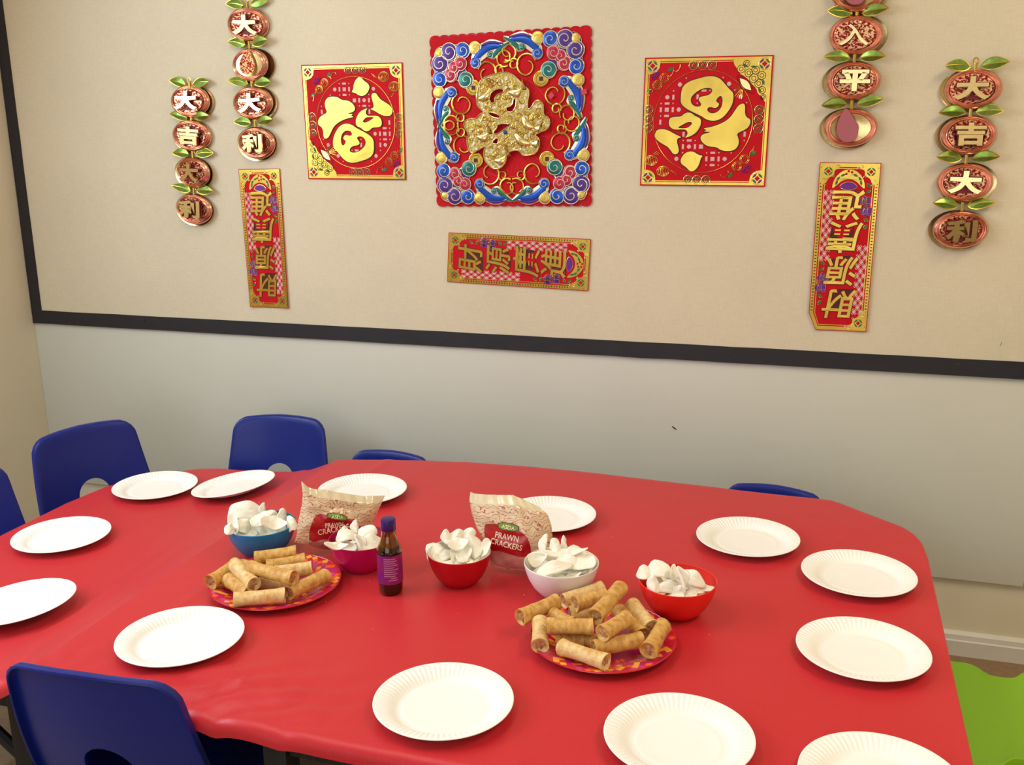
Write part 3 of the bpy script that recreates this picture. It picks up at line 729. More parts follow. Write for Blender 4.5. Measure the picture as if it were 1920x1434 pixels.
# --- banners
def banner(label, quad, T, clip=False, bow=None):
    S = Sheet('paper_banner', label, 'wall hanging', quad, None, 0.003, bow)
    Wd, Ln = (S.w, S.h) if S.h > S.w else (S.h, S.w)
    k = Wd / Ln                                   # a print unit across is Wd, along is Ln
    X = lambda x: x                               # U in 0..1 across
    sil = [(0, 0), (1, 0), (1, 1), (0, 1)] if not clip else [(0, 0), (0.86, 0.0), (1, 0.105), (1, 1), (0, 1)]
    put_fill(S, 'red_sheet', M_RED, [sil], T, -.0005, .0005, sub=.12)
    def band(a, b_, mm=M_GOLD, cc=.0007, nm='gold_border'):
        if not clip:
            o = [(a, a * k), (1 - a, a * k), (1 - a, 1 - a * k), (a, 1 - a * k)]; i = [(b_, b_ * k), (1 - b_, b_ * k), (1 - b_, 1 - b_ * k), (b_, 1 - b_ * k)]
        else:
            o = [(a, a * k), (.86 - a * .4, a * k), (1 - a, .105 + a * .02), (1 - a, 1 - a * k), (a, 1 - a * k)]; i = [(b_, b_ * k), (.86 - b_ * .4, b_ * k), (1 - b_, .105 + b_ * .02), (1 - b_, 1 - b_ * k), (b_, 1 - b_ * k)]
        put_fill(S, nm, mm, [o, i], T, cc - .0003, .0003, sub=.15)
    band(.012, .075); band(.095, .108)
    b = MB()                                      # notched edge of the gold border
    for i in range(52):
        v = .03 + .94 * i / 51
        for u in (.045, .955):
            if clip and v < .12 and u > .5: continue
            b.add([S(*T(u + a, v + c_), .0012) for a, c_ in ((-.016, -.003), (.016, -.003), (.016, .003), (-.016, .003))], [(0, 1, 2, 3)])
    obj('border_notches', b, M_GOLDD, S.root, smooth=False)['kind'] = 'stuff'
    # corner ornaments
    for (qx, qy) in ((0, 0), (1, 0), (1, 1), (0, 1)):
        if clip and (qx, qy) == (1, 0): continue
        fu = lambda a: qx + (a if qx == 0 else -a)
        fv = lambda a: qy + (a * k if qy == 0 else -a * k)
        put_fill(S, 'corner_plate', M_GOLD, [smooth_loop([(fu(.02), fv(.02)), (fu(.34), fv(.02)), (fu(.33), fv(.10)), (fu(.25), fv(.13)), (fu(.25), fv(.22)), (fu(.16), fv(.26)), (fu(.12), fv(.36)), (fu(.02), fv(.38))], 1)], T, .0006, .0003)
        o = (fu(.15), fv(.15))
        put_fill(S, 'coin_diamond', M_RED, [[(o[0] - .04, o[1]), (o[0], o[1] - .04 * k), (o[0] + .04, o[1]), (o[0], o[1] + .04 * k)]], T, .0014, .0002)
        put_fill(S, 'coin_petal', M_GREENP, [[(o[0] + (p[0] - o[0]), o[1] + (p[1] - o[1]) * k) for p in lens(o[0] + .055 * cos(a), o[1] + .055 * sin(a), a + pi / 2, .10, .03)] for a in (pi / 4, 3 * pi / 4, 5 * pi / 4, 7 * pi / 4)], T, .0013, .0002)
        ln = []
        for (a, c_, r) in ((.30, .07, .04), (.36, .10, .03), (.08, .30, .04), (.10, .38, .03), (.24, .24, .03)):
            ln.append(([(fu(a + r * t / 7 * cos(t)), fv(c_ + r * t / 7 * sin(t))) for t in [x * .6 for x in range(12)]], False))
        put_tubes(S, 'corner_scroll', M_GOLDL, ln, T, .0008, .0014)
    # lattice cut-outs
    b = MB(); b2 = MB()
    for (u0, u1, v0, v1) in ((.76, .90, .44, .84), (.13, .26, .12, .52)):
        p = .092
        ni = int((u1 - u0) / p) + 1; nj = int((v1 - v0) / (p * k)) + 1
        for i in range(ni * 2):
            for j in range(nj):
                u = u0 + i * p * .5 * 1.15; v = v0 + (j + (i % 2) * .5) * p * k * 1.75
                if u > u1 or v > v1: continue
                r = .036
                b.add([S(*T(u + a * r, v + c_ * r * k * 1.25), .0008) for a, c_ in ((-1, 0), (0, -1), (1, 0), (0, 1))], [(0, 1, 2, 3)])
                for a in (-1, 1):
                    for c_ in (-1, 1):
                        uu, vv = u + a * .028 * 1.9 * .55, v + c_ * .028 * k * 1.9 * .72
                        L = lens(0, 0, math.atan2(c_ * -1, a), .05, .014, 4)
                        b2.add([S(*T(uu + q[0], vv + q[1] * k * 1.2), .0009) for q in L], [tuple(range(len(L)))])
    obj('cutout_lattice', b, M_CUT, S.root, smooth=False)['kind'] = 'stuff'
    obj('lattice_petals', b2, M_CUT, S.root, smooth=False)['kind'] = 'stuff'
    # flowers on the two long sides
    for (u, v, sd) in ((.83, .26, -1), (.17, .72, 1)):
        for (du, dv) in ((0, 0), (.03, .06)):
            pet = [lens(u + sd * du + .06 * cos(a), v + dv + .06 * k * sin(a), a, .10, .085) for a in [q * 2 * pi / 5 for q in range(5)]]
            pet = [[(p[0], v + dv + (p[1] - v - dv) * (1 if abs(p[1] - v - dv) < .02 else .5)) for p in L] for L in pet]
            put_fill(S, 'violet_flower', M_VIOLET, pet[:1], T, .001, .0003); 
            for L in pet[1:]: put_fill(S, 'violet_petal', M_VIOLET, [L], T, .001, .0003)
            put_tubes(S, 'petal_edge', M_GOLD, [(L, True) for L in pet], T, .0004, .0018)
        for dv, a in ((-.05, .5), (.115, 2.4), (.15, .9), (-.09, 2.2)):
            L = lens(0, 0, a, .10, .05); L = [(u + p[0], v + dv + p[1] * k) for p in L]
            put_fill(S, 'leaf_print', M_GREENP, [L], T, .001, .0003); put_tubes(S, 'leaf_edge', M_GOLD, [(L, True)], T, .0004, .0016)
    # ingot in a crescent of leaves, with rays
    vi = .895
    cres = [(.22, vi - .05), (.26, vi + .015), (.38, vi + .058), (.5, vi + .068), (.62, vi + .058), (.74, vi + .015), (.78, vi - .05), (.70, vi - .028), (.62, vi + .0), (.5, vi + .012), (.38, vi + .0), (.30, vi - .028)]
    put_fill(S, 'crescent', M_GOLD, [smooth_loop(cres, 2)], T, .0008, .0004)
    put_fill(S, 'leaf_print', M_GREENP, [[(u + q[0], v + q[1] * k) for q in lens(0, 0, a, .10, .04)] for u, v, a in ((.32, vi + .012, .9), (.40, vi + .033, .5), (.60, vi + .033, -.5), (.68, vi + .012, -.9), (.30, vi - .01, 1.3), (.70, vi - .01, -1.3))], T, .0016, .0002)
    put_fill(S, 'red_flower', M_RED, [[(.5 + .05 * cos(a) + p[0], vi + .04 + .05 * k * sin(a) + p[1] * k) for p in circle(0, 0, .022, .022, 8)] for a in [q * 2 * pi / 5 for q in range(5)]], T, .0016, .0002)
    ing = [(.34, vi - .035), (.42, vi - .008), (.5, vi - .002), (.58, vi - .008), (.66, vi - .035), (.58, vi - .052), (.5, vi - .056), (.42, vi - .052)]
    ing = [(p[0], vi - .03 + (p[1] - vi + .03) * .9) for p in ing]
    put_fill(S, 'ingot_print', M_VIOLET, [smooth_loop(ing, 1)], T, .0010, .0005)
    put_tubes(S, 'ingot_edge', M_GOLDL, [(smooth_loop(ing, 1), True)], T, .0007, .0022)
    put_tubes(S, 'rays', M_REDL, [([(.5 + .14 * cos(a), vi - .06 - .14 * k * sin(a) * .4), (.5 + .26 * cos(a), vi - .06 - .26 * k * sin(a))], False) for a in [pi * q / 12 for q in range(13)]], T, .0005)
    for ch, v, sc, du in (('財', .165, 1.0, 0), ('源', .365, 1.0, .01), ('廣', .565, 1.05, 0), ('進', .755, 1.02, .0)):
        for nm, mm, bold, c_, ex in (('character_outline', M_GOLDD, .028, .0008, .0002), ('character', M_GOLD, .012, .0014, .0008)):
            vs, fs, gw, gh = glyph(ch, bold, .01, 0, shear=.12)
            b = MB(); b.add(vs, fs); s_ = Wd * .54 * sc
            b.mapped(lambda x, y, z: S(*T(.5 + du + x * s_ * 1.02 / Wd, v - y * s_ * 1.02 / Ln), c_ + ex * (1 + z * 100)))
            obj(nm, b, mm, S.root, smooth=False)
    return S
banner('tall red banner hanging below the left foil garland', [(448, 317), (525.5, 316), (542.5, 577.5), (471, 574.5)], lambda U, Vv: (1 - U, 1 - Vv), bow=lambda u, v: .004 * abs(2 * u - 1) ** 2 * v)
banner('red banner pinned sideways under the central plaque', [(842, 435.5), (1108.5, 448), (1103, 545), (839, 528)], lambda U, Vv: (Vv, 1 - U), bow=lambda u, v: .001 * u * u)
banner('tall red banner with a folded bottom corner below the right foil garland', [(1537.5, 304), (1652.5, 305.5), (1624, 621.5), (1514, 617)], lambda U, Vv: (1 - U, 1 - Vv), clip=True, bow=lambda u, v: .003 * (2 * u - 1) ** 2)

# --- central plaque
P = Sheet('wall_plaque', 'large square plaque of red felt with raised gold character and colourful cloud corners', 'wall hanging', [(805, 67), (1111, 46), (1111, 387.5), (819.5, 388)], None, 0.003)
PS = P.h
def scal(n=17, d=.010):
    L = []
    cs = [(0.012, 0.012), (.988, .012), (.988, .988), (.012, .988)]
    for q in range(4):
        p0, p1 = cs[q], cs[(q + 1) % 4]; nx, ny = (p1[1] - p0[1]), -(p1[0] - p0[0])
        for i in range(n * 6):
            t = i / (n * 6); w = abs(sin(t * n * pi)) ** .6 * d
            L.append((p0[0] + (p1[0] - p0[0]) * t + nx * w, p0[1] + (p1[1] - p0[1]) * t + ny * w))
    return L
put_fill(P, 'red_backing', M_RED, [scal()], c=0, ext=.0012)
put_tubes(P, 'edge_line', M_PINK, [([(p[0] * .985 + .0075, p[1] * .985 + .0075) for p in scal()], True)], r=.0009, c=.0022)
# fret ring lines
ln = [(circle(.475, .535, .288, .29, 72), True)]
for i in range(24):
    a = 2 * pi * i / 24
    fr = [(.275, 0), (.225, 0), (.225, .16), (.262, .16), (.262, .07), (.245, .07), (.245, .11)]
    ln.append(([(.475 + r * cos(a + t), .535 + r * sin(a + t)) for r, t in fr], False))
put_tubes(P, 'fret_lines', M_REDL, ln, r=.0006, c=.0026, n=4)
# cloud-scroll pieces (unit meshes, shared)
def curl_mesh(name, m, turns=1.35):
    b = MB(); b.lathe([(0, .30), (.55, .27), (.85, .16), (1.0, 0.02), (1.0, -.15)], 20)
    k = len(b.f); pts = []
    for i in range(26):
        t = i / 25; a = t * turns * 2 * pi; r = .12 + .86 * t
        pts.append((r * cos(a), r * sin(a), .36 - .24 * t * t))
    b2 = MB(); b2.tube(pts, [.055 + .015 * i / 25 for i in range(26)], 5)
    b2.tube(circle3(1.0, .06, 26), .06, 5, True)
    b.add(b2.v, b2.f, 1)
    return b.mesh(name, [m, M_SILVER])
def circle3(r, z, n): return [(r * cos(2 * pi * i / n), r * sin(2 * pi * i / n), z) for i in range(n)]
CM = {k: curl_mesh('cloud_curl', m) for k, m in (('p', M_PURPLE), ('b', M_BLUEF), ('t', M_TEAL), ('r', M_PINK), ('g', M_GOLD))}
def corner(qx, qy, ang):
    cx0, cy0 = qx
    fx, fy = qy
    root = link('cloud_corner', None, P.root); root.empty_display_size = .01
    def T(p, q): return (cx0 + fx * p, cy0 + fy * q)
    flip = fx * fy
    def curl(key, p, q, r, rot):
        u, v = T(p, q); o = link('cloud_curl', CM[key], root, P(u, v, .0075))
        s_ = r * PS; o.scale = (s_ * (1 if fx > 0 else -1), s_ * (-1 if fy > 0 else 1), min(s_ * 1.0, .008)); o.rotation_euler = (0, 0, 0)
        o.rotation_euler = (0, 0, rad(rot) * flip * -1)
    def swoosh(key, pts, wid, mirror=True):
        for mm in (0, 1):
            pp = [(q, p) for p, q in pts] if mm else pts
            # smooth centre line with tapering width, domed
            k = len(pp); cl = []
            for i in range(k - 1):
                for t in (0, .25, .5, .75):
                    p0, p1, p2, p3 = pp[max(i - 1, 0)], pp[i], pp[i + 1], pp[min(i + 2, k - 1)]
                    cl.append(tuple(.5 * (2 * p1[d] + (p2[d] - p0[d]) * t + (2 * p0[d] - 5 * p1[d] + 4 * p2[d] - p3[d]) * t * t + (3 * p1[d] - p0[d] - 3 * p2[d] + p3[d]) * t ** 3) for d in (0, 1)))
            cl.append(pp[-1]); n_ = len(cl)
            for nm, mm_, wk, h in (('swoosh_edge', M_SILVER, 1.12, .0035), ('cloud_swoosh', {'b': M_BLUEF, 'p': M_PURPLE, 't': M_TEAL, 'g': M_GOLD}[key], .72, .0055)):
                b = MB(); vs = []; fs = []
                for i, (p, q) in enumerate(cl):
                    a, c_ = cl[max(i - 1, 0)], cl[min(i + 1, n_ - 1)]; tx, ty = c_[0] - a[0], c_[1] - a[1]; l = math.hypot(tx, ty) or 1
                    w = wid * wk * (.35 + .65 * sin(pi * min(1, max(0, i / (n_ - 1))) ** .8)) / 2
                    for s_, z in ((-1, .002), (-.6, h), (0, h * 1.15), (.6, h), (1, .002)):
                        u, v = T(p - ty / l * w * s_, q + tx / l * w * s_); vs.append(P(u, v, z + .003))
                for i in range(n_ - 1):
                    for j in range(4): fs.append((i * 5 + j, i * 5 + j + 1, i * 5 + 6 + j, i * 5 + 5 + j))
                b.add(vs, fs); obj(nm, b, mm_, root)
    base = [(.02, .02), (.12, .012), (.20, .012), (.228, .05), (.20, .11), (.205, .15), (.245, .20), (.225, .23), (.20, .245), (.15, .205), (.11, .20), (.05, .228), (.012, .20), (.012, .12)]
    put_fill(P, 'corner_plate', M_PURPLE, [[T(*p) for p in smooth_loop(base, 2)]], c=.003, ext=.0012, parent=root)
    put_tubes(P, 'plate_edge', M_SILVER, [([T(*p) for p in smooth_loop(base, 2)], True)], r=.0013, c=.005, parent=root)
    for a in ((('p', .112, .050, .051, 30), ('b', .198, .046, .045, 100), ('r', .180, .118, .040, 200), ('g', .275, .036, .036, 60))):
        key, p, q, r, rot = a
        curl(key, p, q, r, rot); curl(key, q, p, r, rot + 180)
    curl('t', .212, .212, .046, 40); curl('g', .050, .050, .026, 0); curl('r', .140, .140, .036, 120)
    swoosh('b', [(.262, .115), (.285, .088), (.315, .060), (.355, .040), (.405, .034), (.45, .040)], .074)
    curl('b', .278, .118, .032, 40); curl('b', .118, .278, .032, 220)
    swoosh('t', [(.36, .075), (.385, .085), (.415, .06), (.45, .035), (.485, .018)], .042)
    curl('t', .372, .078, .020, 0); curl('t', .078, .372, .020, 90)
    swoosh('p', [(.315, .028), (.36, .012), (.41, .014), (.45, .022)], .03)
    # coin and gold scrolls
    u, v = T(.258, .258); coin = MB(); r = .045 * PS
    coin.lathe([(0, .003), (.62 * r, .003), (.66 * r, .0042), (.72 * r, .003), (.86 * r, .003), (.92 * r, .0046), (r, .004), (r, 0)], 28)
    co = obj('coin', coin, M_GOLD, root, P(u, v, .004))
    hole = MB(); s_ = .26 * r; hole.box(-s_, s_, -s_, s_, .002, .0036); obj('coin_hole', hole, M_GOLDD, co)
    def scroll(p, q, r, a0, sg):
        pts = []
        for i in range(30):
            t = i / 29; a = rad(a0) + sg * t * 4.3; pts.append((p + r * cos(a), q + r * sin(a)))
        pts2 = [(p + r * (1 - .62 * t) * cos(rad(a0) + sg * (4.3 + t * 2.6)), q + r * (1 - .62 * t) * sin(rad(a0) + sg * (4.3 + t * 2.6))) for t in [i / 12 for i in range(1, 13)]]
        for mm in (0, 1):
            L = pts + pts2
            if mm: L = [(b_, a) for a, b_ in L]
            put_tubes(P, 'gold_scroll', M_GOLD, [([T(*x) for x in L], False)], r=.0030, c=.0055, n=6, parent=root)
    scroll(.345, .175, .058, 200, 1); scroll(.455, .105, .045, 60, 1)
    scroll(.425, .165, .026, -60, -1)
    return root
corner((.018, .05), (1, 1), 0)
corner((.955, .018), (-1, 1), 0)
corner((.985, .982), (-1, -1), 0)
corner((.018, .982), (1, -1), 0)
PF = {'O': [(0.301, 0.347), (0.311, 0.3), (0.334, 0.261), (0.373, 0.248), (0.424, 0.236), (0.475, 0.229), (0.526, 0.243), (0.568, 0.28), (0.593, 0.312), (0.623, 0.329), (0.627, 0.36), (0.617, 0.399), (0.617, 0.445), (0.643, 0.43), (0.66, 0.4), (0.686, 0.393), (0.712, 0.414), (0.713, 0.456), (0.715, 0.479), (0.745, 0.492), (0.753, 0.527), (0.736, 0.557), (0.692, 0.571), (0.657, 0.586), (0.683, 0.609), (0.687, 0.648), (0.664, 0.69), (0.621, 0.701), (0.577, 0.7), (0.56, 0.672), (0.525, 0.668), (0.495, 0.681), (0.472, 0.698), (0.471, 0.737), (0.444, 0.768), (0.409, 0.779), (0.366, 0.759), (0.337, 0.719), (0.334, 0.671), (0.352, 0.64), (0.299, 0.663), (0.264, 0.682), (0.238, 0.669), (0.231, 0.629), (0.228, 0.598), (0.246, 0.574), (0.213, 0.526), (0.218, 0.494), (0.253, 0.483), (0.296, 0.485), (0.315, 0.458), (0.349, 0.451), (0.307, 0.418), (0.3, 0.386)], 'H1': [(0.377, 0.381), (0.382, 0.35), (0.413, 0.324), (0.456, 0.318), (0.475, 0.331), (0.46, 0.346), (0.429, 0.352), (0.412, 0.375), (0.415, 0.399), (0.394, 0.402)], 'H2': [(0.479, 0.428), (0.522, 0.418), (0.532, 0.372), (0.549, 0.388), (0.544, 0.427), (0.521, 0.457), (0.487, 0.452)], 'H3': [(0.362, 0.448), (0.41, 0.453), (0.448, 0.474), (0.439, 0.49), (0.392, 0.478)], 'H4': [(0.425, 0.517), (0.52, 0.52), (0.476, 0.542), (0.432, 0.572), (0.406, 0.579), (0.396, 0.563), (0.424, 0.54)], 'H5': [(0.392, 0.614), (0.423, 0.595), (0.431, 0.607), (0.426, 0.634), (0.392, 0.629)]}
ch = link('raised_character', None, P.root); ch.empty_display_size = .01
O_ = smooth_loop(PF['O'], 1); HS = [smooth_loop(PF[h], 1) for h in ('H1', 'H2', 'H3', 'H4', 'H5')]
M_FILI = mat('gold_filigree', (0.46, 0.32, 0.08), 0.34, metal=0.9, col2=rgb(206, 190, 160), nscale=95, thresh=(0.55, 0.6), bump=0.7, bscale=150)
b = MB()
vs, fs = fill2d([O_] + HS, .01)
b.add(vs, fs); b.mapped(lambda x, y, z: P(x, y, .009 + z * .6)); obj('character_body', b, M_FILI, ch)
put_tubes(P, 'character_rim', M_GOLDL, [(O_, True)] + [(h, True) for h in HS], r=.0022, c=.0155, n=6, parent=ch)
b = MB(); rr = random.Random(3)
while len(b.f) < 120 * 50:                       # filigree scrolls soldered on the face
    p = (rr.uniform(.2, .76), rr.uniform(.23, .78))
    if not inside(p, grow(O_, -.022)) or any(inside(p, grow(h, .014)) for h in HS): continue
    r = rr.uniform(.010, .020); a0 = rr.uniform(0, 6.28)
    b.tube([P(p[0] + r * (.3 + .7 * t) * cos(a0 + t * 6.5), p[1] + r * (.3 + .7 * t) * sin(a0 + t * 6.5), .0158) for t in [i / 12 for i in range(13)]], .0013, 4)
obj('filigree', b, M_GOLD, ch)['kind'] = 'stuff'
for (u, v, a, L) in ((.345, .33, -.9, .13), (.545, .32, -.4, .11), (.635, .51, .5, .13), (.60, .60, .35, .16), (.33, .565, -.5, .10), (.44, .70, -.6, .11)):
    b = MB()                                     # small fish with scales
    def fb(x, t):
        w = .030 * sin(pi * min(1, x * 1.15) ** .8) * (1 - .2 * x) if x < .8 else .012 + (x - .8) * .13
        yy = w * cos(t); zz = max(0.0, sin(t)) * w * .9
        px, py = (x - .5) * L, yy + .03 * sin(x * 3.1)
        return P(u + px * cos(a) - py * sin(a), v + px * sin(a) + py * cos(a), .014 + zz * PS * .5)
    b.grid(lambda s_, t: fb(t, s_ * 2 * pi), 12, 14, closeu=True); obj('fish', b, M_GOLDL, ch)
b = MB(); b.lathe([(0, .006), (.004, .005), (.006, .002), (.006, 0)], 14); obj('blue_gem', b, M_BLUEF, ch, P(.473, .567, .0155))
for px, py, rz in ((1032, 179, .7), (1094, 172, .2)):
    p = at_y(px, py, BY - .02) - P.root.location; b = MB(); b.box(-.008, .008, -.007, .007, 0, .0015); obj('tape_tab', b, mat('pink_tape', rgb(196, 60, 66), .5), P.root, (p.x, p.z, .012), (0, 0, rz))

# --- foil fruit garlands
def med_mesh():
    b = MB(); b.lathe([(0, .06), (.60, .06), (.66, .10), (.72, .085), (.76, .16), (.80, .11), (.84, .17), (.88, .10), (.92, .15), (.97, .08), (1.0, .02), (1.0, -.03), (.9, -.03)], 40)
    return b.mesh('medallion', M_COPPER)
def back_mesh():
    b = MB(); b.lathe([(0, -.02), (.85, -.02), (.95, .0), (1.0, .02), (1.0, -.03), (0, -.05)], 36, fn=lambda r, z, t: (r * (1 + .012 * sin(3 * t)), z))
    return b.mesh('medallion_back', M_GOLDC)
def inner_mesh():
    b = MB(); b.lathe([(0, .08), (.5, .07), (.9, .03), (.96, .045), (1.0, .02), (1.0, -.02)], 32)
    return b.mesh('inner_disc', M_SPECK)
def dish_mesh():
    b = MB(); b.lathe([(0, .02), (.35, .0), (.7, .05), (.95, .09), (1.0, .10)], 32)
    return b.mesh('foil_dish', M_GOLDC)
def drop_mesh(m):
    pts = smooth_loop([(0, 1.05), (.35, .55), (.62, .05), (.66, -.45), (.4, -.85), (0, -.95), (-.4, -.85), (-.66, -.45), (-.62, .05), (-.35, .55)], 2)
    vs, fs = fill2d([pts], .02); b = MB(); vs, fs = sub_tri(vs, fs, .3); b.add(vs, fs); b.mapped(lambda x, y, z: (x, y, z + .18 * x * x))
    return b.mesh('open_flap', m)
def leaf_mesh():
    b = MB()
    def f(s_, t):
        x = t; w = .26 * sin(pi * t ** .85) ** .8; y = (s_ - .5) * 2 * w
        return (x, y + .06 * sin(pi * t), .10 * (1 - abs(s_ - .5) * 2) * sin(pi * t) + .16 * t * t)
    b.grid(f, 9, 14); k = len(b.v); base = list(b.f)
    b.v += [(p[0], p[1], p[2] - .02) for p in b.v[:k]]; b.f += [tuple(k + i for i in q) for q in base]; b.mi = [0] * len(b.f)
    rib = [f(.5, t / 10) for t in range(11)]
    b.tube([(p[0], p[1], p[2] + .01) for p in rib], .018, 4, mi=1)
    for sd in (0, 1): b.tube([f(sd, t / 12) for t in range(13)], .022, 4, mi=1)
    return b.mesh('leaf', [M_LEAF, M_GOLD])
MM, MBk, MI, MD, ML = med_mesh(), back_mesh(), inner_mesh(), dish_mesh(), leaf_mesh()
MDR = drop_mesh(M_MAUVE); MDR2 = drop_mesh(M_SPECK)
CHM = {}
def char_mesh(c_):
    if c_ not in CHM:
        vs, fs, gw, gh = glyph(c_, .012 if c_ == '入' else .045, .05, .0)
        b = MB(); b.add(vs, fs); CHM[c_] = b.mesh('character', M_GOLDC, smooth=False)
        vs, fs, gw, gh = glyph(c_, .03 if c_ == '入' else .085, .02, .0)
        b = MB(); b.add(vs, fs); CHM[c_ + 'o'] = b.mesh('character_edge', M_CRIM, smooth=False)
    return CHM[c_]
def garland(label, centres, chars, seed, top=True):
    pts = [at_y(px, py, BY) for px, py in centres]
    ctr = (pts[0] + pts[-1]) / 2
    g = thing('foil_garland', label, 'wall hanging', (ctr.x, BY, ctr.z), (pi / 2, 0, 0), None)
    rr = random.Random(seed); RX, RY = .073, .053
    def loc(p, c=0): return (p.x - ctr.x, p.z - ctr.z, c)
    ax = (pts[0] - pts[-1]); lean = math.atan2(-ax.x, ax.z)
    for i, p in enumerate(pts):
        tilt = (rr.uniform(-.10, .10), rr.uniform(-.13, .13), lean + rr.uniform(-.05, .05))
        link('medallion_back', MBk, g, loc(p + V((rr.choice((-1, 1)) * .007, 0, -.003)), .006), (0, 0, lean)).scale = (RX * .98, RY, .05)
        md = link('medallion', MM, g, loc(p, .018), tilt); md.scale = (RX * .93, RY * .93, .045)
        c_ = chars[i]
        if c_ in 'D<': 
            d = link('foil_dish', MD, md, (0, 0, .05)); d.scale = (.74, .74, .8)
            if c_ == 'D':
                f = link('open_flap', MDR, md, (-.15, .12, .42), (-.25, .1, .08)); f.scale = (.62, .95, .4)
            else:
                f = link('open_flap', MDR2, md, (.05, .1, .45), (-.2, .75, -.12)); f.scale = (.60, .80, .5)
        else:
            dx = rr.uniform(-.05, .05)
            d = link('inner_disc', MI, md, (dx, 0, .16), (rr.uniform(-.1, .1), rr.uniform(-.12, .12), 0)); d.scale = (.75, .75, .9)
            e = link('character_edge', (char_mesh(c_), CHM[c_ + 'o'])[1], md, (dx, 0, .38)); e.scale = (1.12, 1.14, .9)
            t = link('character', char_mesh(c_), md, (dx, 0, .56), (rr.uniform(-.08, .08), rr.uniform(-.1, .1), 0)); t.scale = (1.12, 1.14, 1.3)
    joints = [pts[i] * .5 + pts[i + 1] * .5 for i in range(len(pts) - 1)]
    if top: joints = [pts[0] + (pts[0] - pts[1]) * .47] + joints
    for j, p in enumerate(joints):
        for sd in (-1, 1):
            l = link('leaf', ML, g, loc(p + V((sd * .012, 0, 0)), .020), (rr.uniform(-.3, .3), rr.uniform(-.22, .22) - (.12 if sd < 0 else -.12) * 0, (0 if sd > 0 else pi) + lean + sd * rr.uniform(-.05, .22)))
            l.scale = (.064, .056 * (1 if sd > 0 else -1), .06)
        b = MB(); b.tube([(0, .010, .018), (0, -.012, .018)], .0045, 6); obj('tie', b, M_GOLD, g, loc(p))
        if j == 0 and top:
            b = MB(); b.tube([(.006 * cos(a), .014 + .008 * sin(a), .018) for a in [q * 2 * pi / 12 for q in range(12)]], .002, 5, True); obj('hanging_loop', b, M_GOLD, g, loc(p))
    return g
garland('leftmost and lowest of the gold foil fruit garlands on the board', [(363, 190), (366, 254), (368.5, 323), (370.5, 391)], '大吉大利', 1)
garland('gold foil garland above the left tall banner, its second fruit folded open', [(471, 47), (475, 122), (480, 193), (487, 268)], '大<大利', 2)
garland('gold foil garland above the right tall banner, mauve flaps hanging open', [(1609, -14), (1604.5, 67), (1600, 152), (1594.5, 239)], 'D入平D', 3, top=False)
garland('rightmost of the gold foil fruit garlands with four complete characters', [(1823, 167), (1814, 253), (1807, 341), (1799.5, 429)], '大吉大利', 4)
# ------------------------------------------------------------------ paper plates
def plate_mesh():
    prof = [(0.0, 0.0012), (0.030, 0.0012), (0.060, 0.0012), (0.0625, 0.0017), (0.0650, 0.0017), (0.0670, 0.0012), (0.0750, 0.0016), (0.0790, 0.0030), (0.0830, 0.0058), (0.0870, 0.0090), (0.0920, 0.0118), (0.0980, 0.0140), (0.1040, 0.0156), (0.1090, 0.0166), (0.1115, 0.0173), (0.1135, 0.0176), (0.1148, 0.0170), (0.1150, 0.0160),
            (0.1140, 0.0160), (0.1115, 0.0160), (0.1040, 0.0143), (0.0920, 0.0104), (0.0830, 0.0044), (0.0770, 0.0006), (0.0740, 0.0), (0.0, 0.0)]
    def fl(r, z, t):
        w = max(0.0, min(1.0, (r - .080) / .006)) * max(0.0, min(1.0, (.1125 - r) / .006))
        return (r, z + 0.0007 * w * sin(72 * t))
    b = MB(); b.lathe(prof, 432, fn=fl); return b.mesh('paper_plate', M_PLATE)
PLM = plate_mesh()
PLATES = [
 ('white paper plate farthest left at the back of the lower table', -1.7556, 2.2475, 0.5190, 0, 0),
 ('white paper plate lying tilted on the slope between the two tables at the back', -1.5295, 2.2927, 0.5243, 0, -.145),
 ('white paper plate partly hidden behind the left cracker bag', -1.1033, 2.2258, 0.5805, 0, 0),
 ('white paper plate partly hidden behind the right cracker bag', -0.5947, 2.1914, 0.5805, 0, 0),
 ('white paper plate at the back right, nearest the table corner with a chair', -0.1239, 2.1807, 0.5805, 0, 0),
 ('white paper plate by the right edge of the table, farthest back on that edge', 0.1112, 2.0491, 0.5805, 0, 0),
 ('white paper plate by the right edge of the table, beside the lime stool', 0.1109, 1.7250, 0.5805, 0, 0),
 ('white paper plate cut off by the bottom of the picture at the right corner', 0.1258, 1.3413, 0.5805, 0, 0),
 ('white paper plate at the front below the larger roll pile, touching the picture bottom', -0.1652, 1.3699, 0.5805, 0, 0),
 ('white paper plate whole at the front middle of the red table', -0.5466, 1.3595, 0.5805, 0, 0),
 ('white paper plate behind the front blue chair, below the smaller roll pile', -1.0908, 1.4235, 0.5805, 0, 0),
 ('white paper plate on the lower table in front of the leftmost chair', -1.7581, 1.8800, 0.5190, 0, 0),
 ('white paper plate cut off by the left picture edge', -1.5700, 1.5350, 0.5235, 0, -.09)]
for lb, x, y, z, rx, ry in PLATES:
    o = link('paper_plate', PLM, None, (x, y, z + .0016 + (.005 if ry else 0)), (rx, ry, random.uniform(0, 6)))
    if ry: o.rotation_euler = (0, ry, 0)
    tag(o, lb, 'plate', 'white paper plates')

